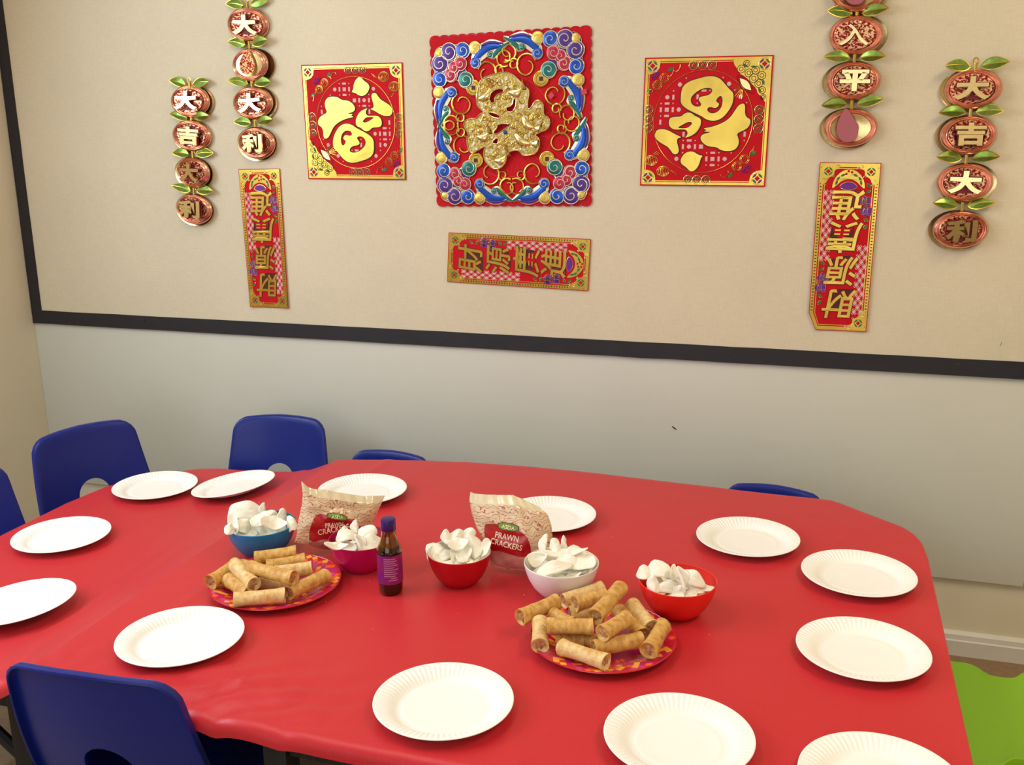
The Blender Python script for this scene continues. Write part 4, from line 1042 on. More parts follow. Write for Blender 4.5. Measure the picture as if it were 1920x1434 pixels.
# patterned plastic plates
PM = [mat('plate_magenta', rgb(196, 20, 110), .3, coat=.3), mat('plate_orange', rgb(240, 100, 30), .3, coat=.3), mat('plate_yellow', rgb(246, 176, 50), .3, coat=.3), mat('plate_red', rgb(204, 24, 60), .3, coat=.3), mat('plate_pink', rgb(206, 60, 120), .3, coat=.3), mat('plate_clear_red', rgb(196, 22, 44), .22, coat=.4)]
def patt_plate():
    NS = 50; rr = random.Random(5)
    allr = [(.066, .0014), (.0735, .0016), (.081, .0024), (.0885, .0044), (.096, .0068), (.1035, .0092), (.111, .0115), (.1185, .0134), (.126, .0148), (.133, .0158)]
    vs = [(0, 0, .0014)]; fs = []; mi = []
    for q, (r, z) in enumerate(allr):
        for j in range(NS):
            th = 2 * pi * (j + (q % 2) * .5) / NS; vs.append((r * cos(th), r * sin(th), z))
    vid = lambda q, j: 1 + q * NS + (j % NS)
    pick = lambda: rr.choice((0, 1, 3, 1, 2, 4, 0, 3, 5, 1))
    for j in range(NS): fs.append((0, vid(0, j), vid(0, j + 1))); mi.append(0)
    for j in range(NS): fs.append((vid(0, j), vid(1, j), vid(0, j + 1))); mi.append(0)
    for q in range(len(allr) - 2):                # diamonds, each over two rows of points
        o = q % 2
        for j in range(NS): fs.append((vid(q, j), vid(q + 1, j - 1 + o), vid(q + 2, j), vid(q + 1, j + o))); mi.append(pick())
    q = len(allr) - 2; o = q % 2
    for j in range(NS): fs.append((vid(q, j), vid(q + 1, j - 1 + o), vid(q + 1, j + o))); mi.append(3)
    b = MB(); b.add(vs, fs, mi)
    k = len(b.v); base = list(b.f)
    b.v += [(p[0], p[1], p[2] - .0016) for p in b.v[:k]]; b.f += [tuple(k + i for i in f)[::-1] for f in base]; b.mi += [5] * len(base)
    last = len(allr) - 1
    b.tube([(.1335 * cos(2 * pi * j / 64), .1335 * sin(2 * pi * j / 64), .0152) for j in range(64)], .0014, 6, True, mi=5)
    return b.mesh('patterned_plate', PM)
PPM = patt_plate()
tag(link('patterned_plate', PPM, None, (-1.042, 1.682, .5816), (0, 0, .3)), 'red and orange chequered plastic plate under the left, smaller pile of rolls', 'plate', 'patterned serving plates')
tag(link('patterned_plate', PPM, None, (-0.343, 1.643, .5816), (0, 0, 1.9)), 'red and orange chequered plastic plate under the right, larger pile of rolls', 'plate', 'patterned serving plates')

# ------------------------------------------------------------------ spring rolls
def roll_mesh(seed):
    """unit roll along x from -0.5 to 0.5, radius 1 across (scaled later); wrapper with an overlapping flap"""
    rr = random.Random(seed); NS, NL = 22, 16; vs = []; fs = []
    f0, f1 = rr.uniform(.02, .16), rr.uniform(.02, .16); wob = rr.uniform(0, 9)
    for i in range(NL + 1):
        t = i / NL; x = t - .5
        e = abs(2 * t - 1)
        r = 1.0 + (f0 if t < .5 else f1) * max(0, (e - .6) / .4) ** 2 - .05 * (1 - e) 
        for j in range(NS):
            th = 2 * pi * j / NS
            q = r + .07 * mn.noise(V((x * 3.2 + wob, cos(th) * .9, sin(th) * .9))) + .025 * mn.noise(V((x * 14 + wob, cos(th) * 3, sin(th) * 3)))
            u = ((j / NS) + .18 * x + .1) % 1.0
            q += .075 * (u ** 3)                    # the flap: thickness grows round the turn, then steps back
            if e > .97: q *= .95
            xx = x + (.012 * sin(th * 2 + wob) if e > .9 else 0)
            vs.append((xx, q * cos(th), q * .93 * sin(th)))
    for i in range(NL):
        for j in range(NS):
            j2 = (j + 1) % NS; fs.append((i * NS + j, i * NS + j2, (i + 1) * NS + j2, (i + 1) * NS + j))
    for end in (0, NL):
        s = -1 if end == 0 else 1; prev = [end * NS + j for j in range(NS)]
        for (k, dx) in ((.80, -.004), (.70, -.035)):
            cur = []
            for j in range(NS):
                p = vs[end * NS + j]; cur.append(len(vs)); vs.append((p[0] + s * dx, p[1] * k, p[2] * k))
            for j in range(NS): fs.append((prev[j], prev[(j + 1) % NS], cur[(j + 1) % NS], cur[j]))
            prev = cur
        fs.append(tuple(prev))
    b = MB(); b.add(vs, fs); return b.mesh('spring_roll', M_ROLLP if seed % 3 == 0 else M_ROLL)
def fill_mesh(seed):
    rr = random.Random(seed); b = MB(); b.lathe([(0, .020), (.3, .016), (.55, .008), (.72, -.006)], 14, fn=lambda r, z, t: (r * (1 + .1 * sin(3 * t + seed)), z + .008 * sin(5 * t + seed)))
    b.v = [(p[2], p[0], p[1] * .93) for p in b.v]; return b.mesh('filling', M_FILL)
RMS = [roll_mesh(s) for s in range(6)]; FMS = [fill_mesh(s) for s in range(3)]
RC = [0]
def roll(label, p0, p1, z0, z1, group, r=.0150):
    a = at_z(p0[0], p0[1], z0 + .002); c = at_z(p1[0], p1[1], z1 + .002); d = c - a
    i = RC[0]; RC[0] += 1
    x = d.normalized(); z = V((0, 0, 1)); z = (z - x * z.dot(x)).normalized(); y = z.cross(x)
    R = Matrix((x, y, z)).transposed() @ Matrix.Rotation(i * 2.4, 3, 'X')
    o = link('spring_roll', RMS[i % 6]); o.matrix_world = Matrix.LocRotScale((a + c) / 2, R.to_quaternion(), V((d.length, r, r)))
    tag(o, label, 'spring roll', group)
    for s in (-1, 1):
        f = link('filling', FMS[(i + s) % 3], o); f.location = (s * .462, 0, 0)
        if s < 0: f.rotation_euler = (0, 0, pi)
    return o
G1 = 'spring rolls on the left chequered plate'; G2 = 'spring rolls on the right chequered plate'
ROLLS = [
 ('golden spring roll lying along the front of the left plate', (438, 1124), (534, 1115), .6085, .6085, G1),
 ('spring roll slanting up to the right, rightmost on the left plate', (541, 1112), (612, 1079), .608, .609, G1),
 ('spring roll overhanging the left rim of the left plate', (394, 1092), (443, 1058), .609, .616, G1),
 ('pale spring roll pointing down to the front roll, second from left on the left plate', (440, 1059), (476, 1096), .630, .622, G1),
 ('short-looking spring roll under the left end of the front roll on the left plate', (427, 1086), (466, 1113), .606, .606, G1),
 ('thick spring roll on top of the left pile, its open end facing right', (470, 1064), (551, 1084), .640, .637, G1),
 ('spring roll right behind the top one of the left pile', (516, 1075), (585, 1065), .617, .620, G1),
 ('spring roll farthest back on the left pile, beside the blue bowl', (477, 1047), (555, 1036), .618, .620, G1),
 ('thin strip of spring roll between the top and the back one of the left pile', (500, 1063), (572, 1050), .612, .614, G1),
 ('shaded spring roll at the bottom of the left pile, nearly buried', (488, 1093), (548, 1100), .600, .600, G1),
 ('spring roll end peeping out left of the top roll of the left pile', (452, 1060), (510, 1074), .606, .606, G1),
 ('spring roll overhanging the left rim of the right plate', (976, 1158), (1043, 1128), .620, .623, G2),
 ('spring roll pointing at the camera at the left front of the right plate', (1012, 1211), (1013, 1166), .606, .612, G2),
 ('spring roll lying level across the left half of the right pile', (1026, 1172), (1113, 1174), .631, .632, G2),
 ('spring roll with a pale open end in the right pile, below the white bowl', (1077, 1133), (1135, 1117), .630, .632, G2),
 ('spring roll touching the white bowl at the back of the right pile', (1056, 1127), (1129, 1103), .608, .612, G2),
 ('large spring roll on the very top of the right pile, slanting up to the right', (1116, 1156), (1164, 1101), .648, .650, G2),
 ('spring roll in the middle of the right pile with its wide end to the camera', (1129, 1187), (1177, 1160), .638, .640, G2),
 ('pale spring roll at the very front of the right plate', (1052, 1212), (1138, 1241), .607, .607, G2),
 ('spring roll behind the pale front one of the right plate', (1112, 1216), (1202, 1199), .609, .611, G2),
 ('spring roll rightmost on the right plate, open end facing the camera', (1216, 1220), (1243, 1174), .612, .616, G2),
 ('darker spring roll at the back right of the right pile, near the orange bowl', (1184, 1133), (1222, 1176), .622, .619, G2),
 ('spring roll half hidden beneath the middle of the right pile, sloping to the right', (1160, 1145), (1205, 1190), .612, .610, G2),
 ('spring roll end peeping out behind the level one on the right pile', (1036, 1152), (1075, 1172), .609, .606, G2),
 ('spring roll glimpsed below the large top one of the right pile', (1068, 1152), (1128, 1147), .608, .608, G2),
 ('bottom spring roll glimpsed left under the level one of the right pile', (1043, 1198), (1096, 1201), .600, .600, G2),
 ('bottom spring roll glimpsed centre under the middle one of the right pile', (1086, 1199), (1150, 1206), .600, .600, G2),
]
for r_ in ROLLS: roll(*r_)

# ------------------------------------------------------------------ bowls
def bowl(label, x, y, R, h, mo, mi_):
    k = R; wall = .0022
    pr = [(0, .003), (.40, .003), (.46, .0015), (.48, 0.0), (.52, .0), (.545, .003), (.62, .10 * h), (.76, .28 * h), (.88, .52 * h), (.955, .76 * h), (.99, .93 * h), (1.0, .985 * h), (.999, 1.0 * h)]
    b = MB()
    out = [(r * k, z, 0) for r, z in pr]
    inn = [(r * k - wall, max(z, .0045) if z < h else z, 1) for r, z in reversed(pr[5:])]
    prof = out + [(k - wall * .4, h + .0008, 1)] + [(a, b_ if b_ > .0045 else .0055, c) for a, b_, c in inn] + [(.3 * k, .0055, 1), (0, .0055, 1)]
    b.lathe(prof, 64)
    o = obj('snack_bowl', b, [mo, mi_], None, (x, y, .5812))
    return tag(o, label, 'bowl', 'small plastic bowls of crackers')
BH = .068
M_CREAM = mat('bowl_white_inside', rgb(240, 236, 222), .35, spec=.5)
BW = [
 ('blue', 'blue plastic bowl of prawn crackers behind the smaller roll pile', -1.164, 1.836, .0770, mat('bowl_blue', rgb(20, 122, 180), .36), mat('bowl_teal', rgb(20, 112, 140), .36)),
 ('magenta', 'magenta plastic bowl of prawn crackers behind the sauce bottle', -0.912, 1.820, .0690, mat('bowl_magenta', rgb(188, 10, 84), .33), mat('bowl_magenta_in', rgb(170, 10, 72), .33)),
 ('red', 'dark red plastic bowl with a white inside, at the middle of the table', -0.684, 1.812, .0665, mat('bowl_red', rgb(184, 14, 26), .30), M_CREAM),
 ('white', 'white bowl of prawn crackers behind the larger roll pile', -0.467, 1.820, .0760, mat('bowl_white', rgb(236, 230, 226), .28), M_CREAM),
 ('orange', 'translucent orange red plastic bowl right of the larger roll pile', -0.230, 1.802, .0755, mat('bowl_orange', rgb(236, 40, 26), .30, sss=.2), mat('bowl_orange_in', rgb(230, 44, 34), .35))]
for key, lb, x, y, R, mo, mi_ in BW: bowl(lb, x, y, R, BH, mo, mi_)

# ------------------------------------------------------------------ prawn crackers
def cracker_mesh(seed):
    rr = random.Random(100 + seed); a0 = rr.uniform(0, 6.28); bend = rr.uniform(.9, 2.2) * rr.choice((-1, 1)); ec = rr.uniform(.10, .18)
    def rad_(th): return 1 + .10 * sin(2 * th + a0) + .07 * sin(3 * th + a0 * 2) + .04 * sin(5 * th + a0)
    vs = []; NS = 26; rings = [0, .3, .58, .8, .93, 1.0]
    def pt(r, th, s):
        R_ = rad_(th) * r; x, y = R_ * cos(th), R_ * sin(th)
        z = bend * .32 * x * x + .16 * sin(3.4 * x + a0) * y + .14 * mn.noise(V((x * 2.2, y * 2.2, seed)))
        tk = ec * math.sqrt(max(0, 1 - r ** 3)) * (1 + .25 * mn.noise(V((x * 4, y * 4, seed + 5))))
        rim = .07 * max(0, 1 - abs(r - .86) / .14)
        return (x, y, z + s * (tk * .5 + rim))
    b = MB(); fs = []
    for s in (1, -1):
        o = len(vs); vs.append(pt(0, 0, s))
        for r in rings[1:]:
            for j in range(NS): vs.append(pt(r, 2 * pi * j / NS, s if r < 1 else 0))
        for j in range(NS): fs.append((o, o + 1 + j, o + 1 + (j + 1) % NS))
        for q in range(len(rings) - 2):
            for j in range(NS):
                j2 = (j + 1) % NS; fs.append((o + 1 + q * NS + j, o + 1 + (q + 1) * NS + j, o + 1 + (q + 1) * NS + j2, o + 1 + q * NS + j2))
    b.add(vs, fs); me = b.mesh('prawn_cracker', M_CRACK)
    bm = bmesh.new(); bm.from_mesh(me); bmesh.ops.remove_doubles(bm, verts=bm.verts[:], dist=1e-5); bmesh.ops.recalc_face_normals(bm, faces=bm.faces[:]); bm.to_mesh(me); bm.free()
    me.polygons.foreach_set('use_smooth', [True] * len(me.polygons)); return me
KMS = [cracker_mesh(s) for s in range(9)]
KC = [0]
def cracker(label, px, py, z, w, h, rot, pitch, yaw, group):
    """centre at a photo point at height z; half-sizes in px; pitch: how far the face is tipped up from the viewer"""
    z -= .010 if z <= .652 else 0.0
    p = at_z(px, py, z); i = KC[0]; KC[0] += 1
    s = (p - CAM).dot(FWD) / F_PX
    n = (CAM - p).normalized(); r = RIGHT.copy(); u = n.cross(r).normalized(); r = u.cross(n)
    M_ = Matrix((r, u, n)).transposed() @ Matrix.Rotation(rad(yaw), 3, 'Y') @ Matrix.Rotation(rad(-pitch), 3, 'X') @ Matrix.Rotation(rad(rot), 3, 'Z')
    a, c = w * s * 1.28, h * s * 1.28 / max(.35, cos(rad(pitch)))
    o = link('prawn_cracker', KMS[i % 9]); o.matrix_world = Matrix.LocRotScale(p, M_.to_quaternion(), V((a, c, min(max(a, c), .020))))
    return tag(o, label, 'cracker', group)
CR = {
'blue': [
 ('largest oval prawn cracker standing at the back left of the blue bowl', 462, 957, .668, 26, 15, -8, 20, 0),
 ('narrow upright cracker on the left side of the blue bowl', 440, 984, .660, 9, 17, 15, 10, -30),
 ('small cracker against the left rim of the blue bowl', 432, 992, .660, 8, 9, 0, 20, 20),
 ('pointed cracker tip standing up at the back middle of the blue bowl', 495, 956, .668, 6, 11, 15, 0, 40),
 ('cracker leaning at the back right of the blue bowl, left of the teal gap', 506, 966, .664, 13, 9, -20, 20, 10),
 ('round cracker standing at the right rim of the blue bowl', 531, 968, .660, 9, 11, 10, 10, 30),
 ('cracker drooping over the right edge of the blue bowl', 544, 982, .655, 9, 12, 20, 20, -30),
 ('flat cream cracker face up at the right middle of the blue bowl', 511, 981, .662, 18, 11, -10, 30, 10),
 ('cracker with a curled top in the centre of the blue bowl', 484, 977, .664, 11, 10, 30, 30, -20),
 ('small oval cracker facing the front of the blue bowl', 487, 998, .650, 13, 10, 0, 25, 0),
 ('cracker low at the front left of the blue bowl', 463, 1002, .648, 15, 8, 5, 30, 0),
 ('cracker in the left middle of the blue bowl, below the largest', 456, 985, .658, 13, 12, -35, 25, 15),
 ('cracker low at the front right of the blue bowl', 519, 997, .650, 14, 8, 15, 30, 0)],
'magenta': [
 ('grey white cracker tip standing highest at the back of the magenta bowl', 668, 987, .672, 7, 10, 10, 10, 30),
 ('folded cracker at the right top of the magenta bowl', 688, 997, .666, 15, 11, -25, 25, -10),
 ('rounded cracker at the left top of the magenta bowl', 649, 1003, .664, 17, 9, 10, 30, 0),
 ('thin cracker jutting over the left rim of the magenta bowl', 630, 1024, .660, 16, 6, -5, 30, 0),
 ('curved cracker edge running down the middle of the magenta bowl', 671, 1020, .656, 6, 16, 12, 15, 45),
 ('broad cream cracker at the right of the magenta bowl, beside the bottle', 697, 1017, .656, 19, 13, 15, 30, 10),
 ('cracker at the front of the magenta bowl, left of its middle', 651, 1026, .650, 15, 9, -15, 35, 0),
 ('small knob of cracker at the back left of the magenta bowl', 646, 993, .668, 5, 6, 0, 10, 0)],
'red': [
 ('pointed cracker at the back left of the red bowl', 838, 1006, .668, 8, 11, 20, 10, 20),
 ('rounded cracker at the back middle of the red bowl', 857, 1003, .670, 12, 9, 0, 20, 0),
 ('rounded cracker at the back right of the red bowl, before the bag', 878, 1002, .668, 12, 10, -10, 20, 0),
 ('large cream cracker lying along the left inside of the red bowl', 819, 1033, .652, 18, 13, 30, 35, 0),
 ('curled cracker in the centre of the red bowl', 858, 1021, .662, 14, 10, 10, 30, 0),
 ('white cracker hanging down the front middle of the red bowl', 863, 1040, .652, 15, 16, 5, 20, 0),
 ('long cracker arching down the right side of the red bowl', 888, 1022, .660, 11, 20, 30, 20, -10),
 ('cracker leaning on the right rim of the red bowl', 911, 1028, .654, 9, 13, -25, 15, -30),
 ('small cracker low at the front right of the red bowl', 894, 1046, .646, 13, 6, 12, 30, 0),
 ('narrow cracker left of the hanging one in the red bowl', 835, 1041, .650, 14, 7, 28, 30, 0)],
'white': [
 ('thin cracker blade standing at the left top of the white bowl', 1023, 1022, .674, 7, 17, -5, 5, 35),
 ('knobbly bright white cracker on top of the white bowl', 1041, 1022, .678, 9, 10, 30, 10, 0),
 ('thin cracker tip standing right of the knobbly one in the white bowl', 1061, 1022, .672, 6, 13, 5, 5, 40),
 ('long cracker lying level across the top of the white bowl', 1053, 1038, .664, 34, 6, 4, 40, 0),
 ('cracker at the left rim of the white bowl', 1003, 1050, .656, 14, 12, 10, 25, 20),
 ('broad cracker sweeping across the front of the white bowl', 1037, 1064, .654, 27, 10, 18, 35, 0),
 ('large cream cracker at the right of the white bowl', 1088, 1049, .656, 25, 15, -20, 35, 0),
 ('cracker low at the front right of the white bowl', 1085, 1068, .650, 20, 7, 8, 35, 0),
 ('cracker in the middle of the white bowl under the level one', 1062, 1052, .656, 20, 10, -10, 35, 0),
 ('small cracker against the right rim of the white bowl', 1108, 1056, .652, 8, 10, 20, 20, -30)],
'orange': [
 ('lilac white cracker jutting over the left rim of the orange bowl', 1208, 1073, .660, 12, 10, 20, 25, 10),
 ('large rounded cracker at the top left of the orange bowl', 1236, 1067, .666, 22, 12, -10, 25, 0),
 ('narrow upright cracker in the middle top of the orange bowl', 1261, 1073, .666, 6, 13, -15, 10, 30),
 ('bent cracker edge crossing the centre of the orange bowl', 1276, 1083, .664, 6, 18, 12, 10, 45),
 ('broad cracker at the right of the orange bowl', 1296, 1082, .660, 20, 12, -32, 25, 0),
 ('pointed cracker at the right rim of the orange bowl', 1322, 1102, .650, 16, 6, -18, 30, 0),
 ('cracker standing at the front left of the orange bowl', 1228, 1096, .654, 10, 15, 10, 15, 20),
 ('cracker wedge at the front middle of the orange bowl', 1271, 1109, .648, 10, 11, -20, 15, 0),
 ('cream cracker lying at the front right of the orange bowl', 1300, 1110, .646, 20, 9, 3, 30, 0),
 ('cracker in the middle of the orange bowl, below the large rounded one', 1250, 1100, .652, 18, 9, 0, 30, 0)]}
for key, L in CR.items():
    for c in L: cracker(*c, 'prawn crackers in the %s bowl' % key)

for key, lb_, bx, by, R, _m, _n in BW:           # the layer that fills the bowl under the ones on top
    rr = random.Random(R * 1e4 + bx)
    for i in range(9):
        a = i * 2 * pi / 7; rad2 = (R - .036) * (1 if i < 7 else .25)
        o = link('prawn_cracker', KMS[(i * 4 + 1) % 9], None, (bx + rad2 * cos(a), by + rad2 * sin(a), .5812 + .052 - (.002 if i < 7 else -.004)), (rr.uniform(-.35, .35), rr.uniform(-.35, .35), rr.uniform(0, 6)))
        o.scale = (rr.uniform(.022, .026), rr.uniform(.017, .020), .012)
        tag(o, 'mostly covered prawn cracker low in the %s bowl, %s' % (key, ('at its right', 'at its back right', 'at its back left', 'at its left', 'at its front left', 'at its front', 'at its front right', 'right of its centre', 'left of its centre')[i]), 'cracker', 'lower layer of crackers in the %s bowl' % key)
# ------------------------------------------------------------------ cracker bags
M_FILM = mat('printed_film', rgb(226, 200, 164), 0.28, coat=0.5, bump=0.25, bscale=60, spec=0.6, bdist=0.004)
def _dragon(M):
    nt = M.node_tree; N = nt.nodes; L = nt.links; B = N['Principled BSDF']; tc = N['Texture Coordinate']
    w = N.new('ShaderNodeTexWave'); w.wave_type = 'RINGS'; w.inputs['Scale'].default_value = 42; w.inputs['Distortion'].default_value = 16; w.inputs['Detail'].default_value = 2; w.inputs['Detail Scale'].default_value = 1.2
    L.new(tc.outputs['Object'], w.inputs['Vector'])
    r = N.new('ShaderNodeValToRGB'); e = r.color_ramp.elements
    e[0].position = .0; e[0].color = (1, 1, 1, 1); e[1].position = .16; e[1].color = (0, 0, 0, 1)
    L.new(w.outputs['Fac'], r.inputs[0])
    mx = N.new('ShaderNodeMix'); mx.data_type = 'RGBA'; mx.inputs[6].default_value = (*rgb(228, 200, 164), 1); mx.inputs[7].default_value = (*rgb(168, 92, 66), 1)
    L.new(r.outputs[0], mx.inputs[0]); L.new(mx.outputs[2], B.inputs['Base Color'])
_dragon(M_FILM)
M_FILMC = mat('clear_cream_film', rgb(226, 212, 176), 0.25, coat=0.6, bump=0.3, bscale=60, bdist=0.004)
M_LABR = mat('bag_label_red', rgb(176, 18, 26), 0.3, coat=0.4, bump=0.12, bscale=70)
M_WIN = mat('bag_window', rgb(186, 104, 96), 0.3, coat=0.5, col2=rgb(214, 150, 136), nscale=40, bump=0.3, bscale=50)  # clear film over crackers; the pink paints in a red reflection
M_LOGO = mat('logo_green', rgb(112, 150, 46), 0.35)
M_INK = mat('label_cream_ink', rgb(246, 226, 190), 0.5)
def bag(label, left, right, top, bot, lab, win, logo, words, yawd, thick):
    base = at_z((left[0][0] + right[0][0]) / 2, max(p[1] for p in bot), .586)
    nrm_ = V((-(base - CAM).x, -(base - CAM).y, 0)).normalized(); nrm_ = Matrix.Rotation(rad(yawd), 3, 'Z') @ nrm_
    nrm_ = (nrm_ + V((0, 0, .16))).normalized()
    r = V((0, 0, 1)).cross(nrm_).normalized(); u = nrm_.cross(r)
    def loc(px, py): d = at_plane(px, py, base, nrm_) - base; return (d.dot(r), d.dot(u))
    t = thing('cracker_bag', label, 'snack bag', base, (0, 0, 0), 'bags of prawn crackers')
    t.rotation_euler = Matrix((r, u, nrm_)).transposed().to_euler()
    def along(poly, q):
        P_ = [V(loc(*p)) for p in poly]; ls = [(P_[i + 1] - P_[i]).length for i in range(len(P_) - 1)]; tot = sum(ls); d = q * tot
        for i, l in enumerate(ls):
            if d <= l or i == len(ls) - 1: return P_[i] + (P_[i + 1] - P_[i]) * min(1, d / l)
            d -= l
    def pos(s_, q):
        L_, R_, T_, B_ = along(left, q), along(right, q), along(top, s_), along(bot, s_)
        c00, c10, c01, c11 = along(bot, 0), along(bot, 1), along(top, 0), along(top, 1)
        return (L_ * (1 - s_) + R_ * s_) + (B_ * (1 - q) + T_ * q) - ((c00 * (1 - s_) + c10 * s_) * (1 - q) + (c01 * (1 - s_) + c11 * s_) * q)
    NU, NV = 34, 34; G = []
    def dep(s_, q):
        e = (max(0, sin(pi * s_)) ** .55) * (max(0, sin(pi * min(1, q * 1.0) * .97 + .02)) ** .6) if q < .9 else (max(0, sin(pi * s_)) ** .55) * max(0, (1 - q) / .1) * .45
        d = thick * e
        d += .004 * e * mn.noise(V((s_ * 5, q * 6, thick * 99))) * 2 + .0025 * mn.noise(V((s_ * 13, q * 9, 3))) * e
        d += .0028 * sin(s_ * 46 + q * 6) * (1 if q > .88 else max(0, (q - .7) / .18)) * .5
        return d
    front = MB()
    def fr(s_, q):
        p = pos(s_, q); return (p.x, p.y, dep(s_, q) + .001)
    front.grid(fr, NU, NV, 0)
    nface = len(front.f)
    front.mi = [1 if (i // (NU - 1)) / (NV - 1) > .86 else 0 for i in range(nface)]
    SM = [V(p) for p in front.v]
    k = len(front.v)
    def bk(s_, q):
        p = pos(s_, q); return (p.x, p.y, -dep(s_, q) * .8 - .001)
    front.grid(bk, NU, NV, 1)
    edge = [i for i in range(NU)] + [NU * j + NU - 1 for j in range(1, NV)] + [NU * (NV - 1) + i for i in range(NU - 2, -1, -1)] + [NU * j for j in range(NV - 2, 0, -1)]
    for i in range(len(edge)):
        a, d = edge[i], edge[(i + 1) % len(edge)]; front.f.append((a, d, k + d, k + a)); front.mi.append(1)
    obj('film', front, [M_FILM, M_FILMC], t)
    def surf(a, b_):
        ds = sorted(((p.x - a) ** 2 + (p.y - b_) ** 2, p.z) for p in SM)[:4]
        ws = [1 / (d + 1e-8) for d, _ in ds]; return sum(w * z for w, (_, z) in zip(ws, ds)) / sum(ws)
    def patch(name, m_, poly, off, sub=.005):
        vs, fs = fill2d([smooth_loop([loc(*p) for p in poly], 1)], 0); vs, fs = sub_tri(vs, fs, sub)
        b = MB(); b.add([(p[0], p[1], surf(p[0], p[1]) + off) for p in vs], fs); return obj(name, b, m_, t)
    if win: patch('window_panel', M_WIN, win, .0010)
    lp = patch('label_panel', M_LABR, lab, .0016)
    patch('logo_edge', mat('logo_edge', rgb(120, 40, 24), .4), [(logo[4][0] + (p[0] - logo[4][0]) * 1.12, logo[4][1] + (p[1] - logo[4][1]) * 1.22) for p in logo[:4]], .0022, .006)
    patch('logo_plate', M_LOGO, logo[:4], .0028, .006)
    for txt, (cx, cy), wpx, ang, m_, off in words:
        vs, fs, gw, gh = glyph(txt, .012, 0)
        c = loc(cx, cy); e = loc(cx + wpx, cy); sc = math.dist(c, e) / gw; a = rad(ang)
        sy = sc * (1.25 if len(txt) > 4 else 1.0)
        b = MB(); vv, ff = sub_tri([(p[0] * sc, p[1] * sy, 0) for p in vs], fs, .01)
        out = []
        for x, y, _ in vv:
            X, Y = c[0] + x * cos(a) - y * sin(a), c[1] + x * sin(a) + y * cos(a); out.append((X, Y, surf(X, Y) + off))
        b.add(out, ff); obj('lettering', b, m_, t, smooth=False)
    return t
bag('left bag of prawn crackers, beige with red label, behind the magenta bowl and bottle',
    [(552, 1016), (556, 1003), (560, 975), (566, 948), (568, 928), (566, 913), (565, 902)],
    [(690, 1031), (693, 1005), (700, 978), (712, 950), (721, 929)],
    [(565, 902), (577, 913), (590, 917), (610, 918), (640, 924), (680, 930), (721, 929)],
    [(552, 1016), (575, 1021), (600, 1029), (640, 1032), (690, 1031)],
    [(586, 964), (600, 960), (630, 968), (668, 970), (664, 985), (660, 1012), (640, 1014), (610, 1006), (577, 1016), (578, 990)],
    [(578, 1014), (610, 1007), (640, 1014), (662, 1012), (664, 1030), (640, 1034), (600, 1026), (578, 1020)],
    [(612, 957), (645, 963), (643, 973), (609, 967), (627, 965)],
    [('ASDA', (627, 965.5), 22, -12, M_INK, .0034), ('PRAWN', (622, 980.5), 32, -4, M_INK, .0026), ('CRACKERS', (621, 989), 56, 3, M_INK, .0026)], 14, .020)
bag('right bag of prawn crackers, beige with red label, behind the red and white bowls',
    [(922, 1061), (915, 1042), (905, 1013), (893, 988), (884, 960), (880, 938), (882, 922)],
    [(1024, 1062), (1034, 1030), (1036, 1008), (1034, 985), (1027, 965), (1010, 950)],
    [(882, 922), (889, 925), (910, 927), (940, 928), (962, 928), (985, 938), (1010, 950)],
    [(922, 1061), (950, 1066), (985, 1069), (1024, 1062)],
    [(909, 980), (920, 978), (937, 978), (974, 988), (984, 995), (993, 1005), (997, 1022), (996, 1037), (980, 1040), (967, 1036), (937, 1028), (922, 1030), (911, 1014)],
    [(912, 1016), (922, 1030), (937, 1028), (967, 1035), (985, 1041), (1010, 1040), (1010, 1062), (985, 1066), (950, 1063), (924, 1058)],
    [(938, 974), (974, 979), (973, 991), (937, 986), (955.5, 982.5)],
    [('ASDA', (955.5, 983), 25, -8, M_INK, .0034), ('PRAWN', (953, 1001), 44, -9, M_INK, .0026), ('CRACKERS', (952, 1015), 60, -11, M_INK, .0026)], -6, .024)

# ------------------------------------------------------------------ sauce bottle
bt = thing('sauce_bottle', 'small dark soy sauce bottle with purple label and cap', 'bottle', (-0.804, 1.730, .5812))
M_GLASS = mat('bottle_glass', rgb(236, 196, 130), 0.03, trans=1.0, ior=1.48)
M_SOY = mat('soy_sauce', rgb(8, 3, 3), 0.15, spec=0.25)
M_FILMS = mat('sauce_film_on_glass', rgb(190, 116, 34), 0.12, trans=0.55, coat=.5)
gl = [(0, .0), (.019, 0), (.0225, .001), (.0245, .004), (.0252, .010), (.0255, .022), (.0257, .088), (.0250, .096), (.0225, .104), (.0185, .112), (.0158, .120), (.0145, .128), (.0138, .136), (.0136, .1385)]
b = MB(); b.lathe([(r * .94, z + .0012) for r, z in gl if z <= .100] + [(.0205, .1015), (0, .1015)], 40); obj('sauce', b, M_SOY, bt)
b = MB(); b.lathe([(.0205 * .9, .1020), (.0170, .112), (.0146, .120), (.0132, .128), (.0126, .1365), (0, .1365)], 40); obj('residue', b, M_FILMS, bt)
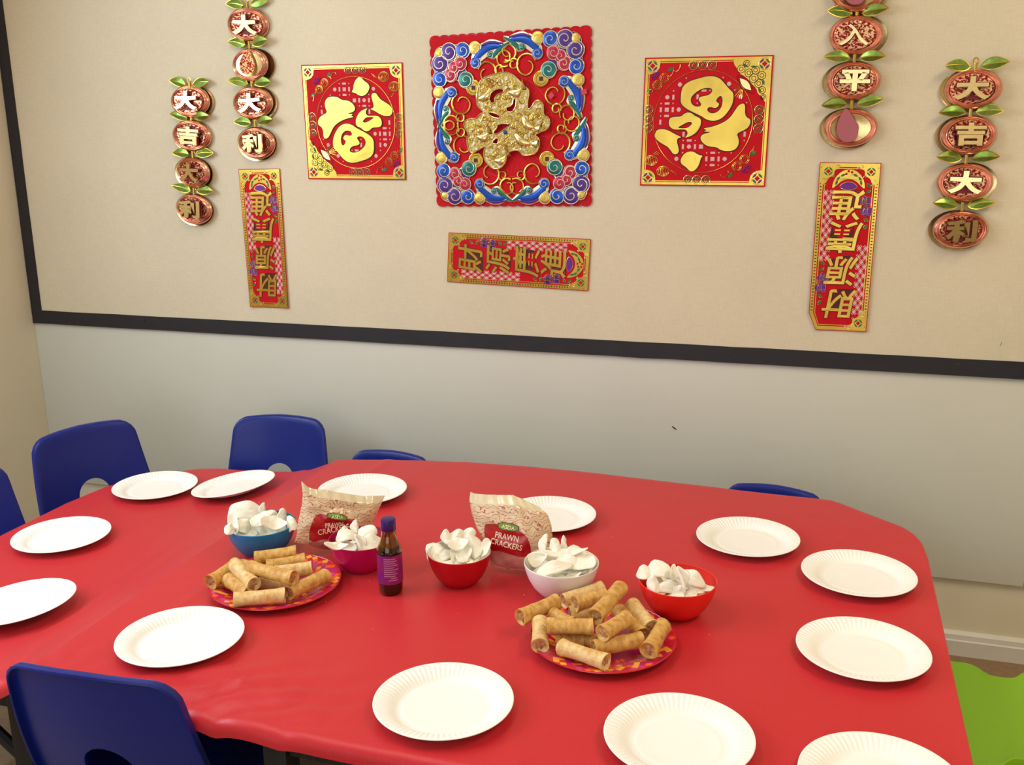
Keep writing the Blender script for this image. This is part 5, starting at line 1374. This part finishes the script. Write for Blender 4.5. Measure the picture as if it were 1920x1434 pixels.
b = MB(); b.lathe(gl + [(.0126, .1385)] + [(r - .001, max(z, .0010)) for r, z in reversed(gl[1:-1])] + [(0, .0010)], 48); obj('glass', b, M_GLASS, bt)
b = MB(); b.lathe([(0, .1600), (.0125, .1600), (.0142, .1592), (.0149, .1575), (.0150, .136), (.0145, .1352), (.0128, .1352)], 60, fn=lambda r, z, t: (r + (.00025 * sin(40 * t) if z < .158 and r > .014 else 0), z)); obj('cap', b, mat('cap_plastic', rgb(48, 22, 96), .35), bt)
fa = math.atan2(CAM.y - 1.730, CAM.x + .804) 
b = MB(); b.grid(lambda s_, t: (.02595 * cos(fa + (s_ - .5) * 2.9), .02595 * sin(fa + (s_ - .5) * 2.9), .026 + .062 * t), 40, 4); lbl = obj('paper_label', b, mat('label_purple', rgb(112, 24, 112), .4, col2=rgb(150, 30, 84), nscale=30), bt)
b = MB(); rr = random.Random(9)
for i in range(11):
    zz = .0815 - i * .0046; x0 = -.36; x1 = x0 + rr.uniform(.55, .86); h = .0009
    if i in (9, 10): x0, x1 = (.02, .40) if i == 9 else (-.12, .42)
    a = x0
    while a < x1:
        w = rr.uniform(.02, .075); e = min(a + w, x1)
        b.add([(.0262 * cos(fa + q * 1.35), .0262 * sin(fa + q * 1.35), z_) for q, z_ in ((a, zz - h), (e, zz - h), (e, zz + h), (a, zz + h))], [(0, 1, 2, 3)]); a = e + .014
obj('small_print', b, mat('label_print', rgb(206, 140, 176), .5), lbl, smooth=False)['kind'] = 'stuff'
# crumbs on the paper
b = MB(); rr = random.Random(11)
for px, py in ((693, 1089), (983, 1116), (944, 1153), (1148, 1008), (610, 1128), (700, 1180), (1330, 1190), (860, 1150)):
    p = at_z(px, py, .5815)
    b.add([(p.x + rr.uniform(-.002, .002), p.y + rr.uniform(-.002, .002), p.z + rr.uniform(0, .0016)) for _ in range(4)], [(0, 1, 2), (0, 2, 3), (0, 1, 3), (1, 2, 3)])
cb = obj('crumbs', b, M_ROLLP, None, smooth=False); tag(cb, 'few tiny pastry crumbs scattered on the red paper', 'crumbs', None, 'stuff')
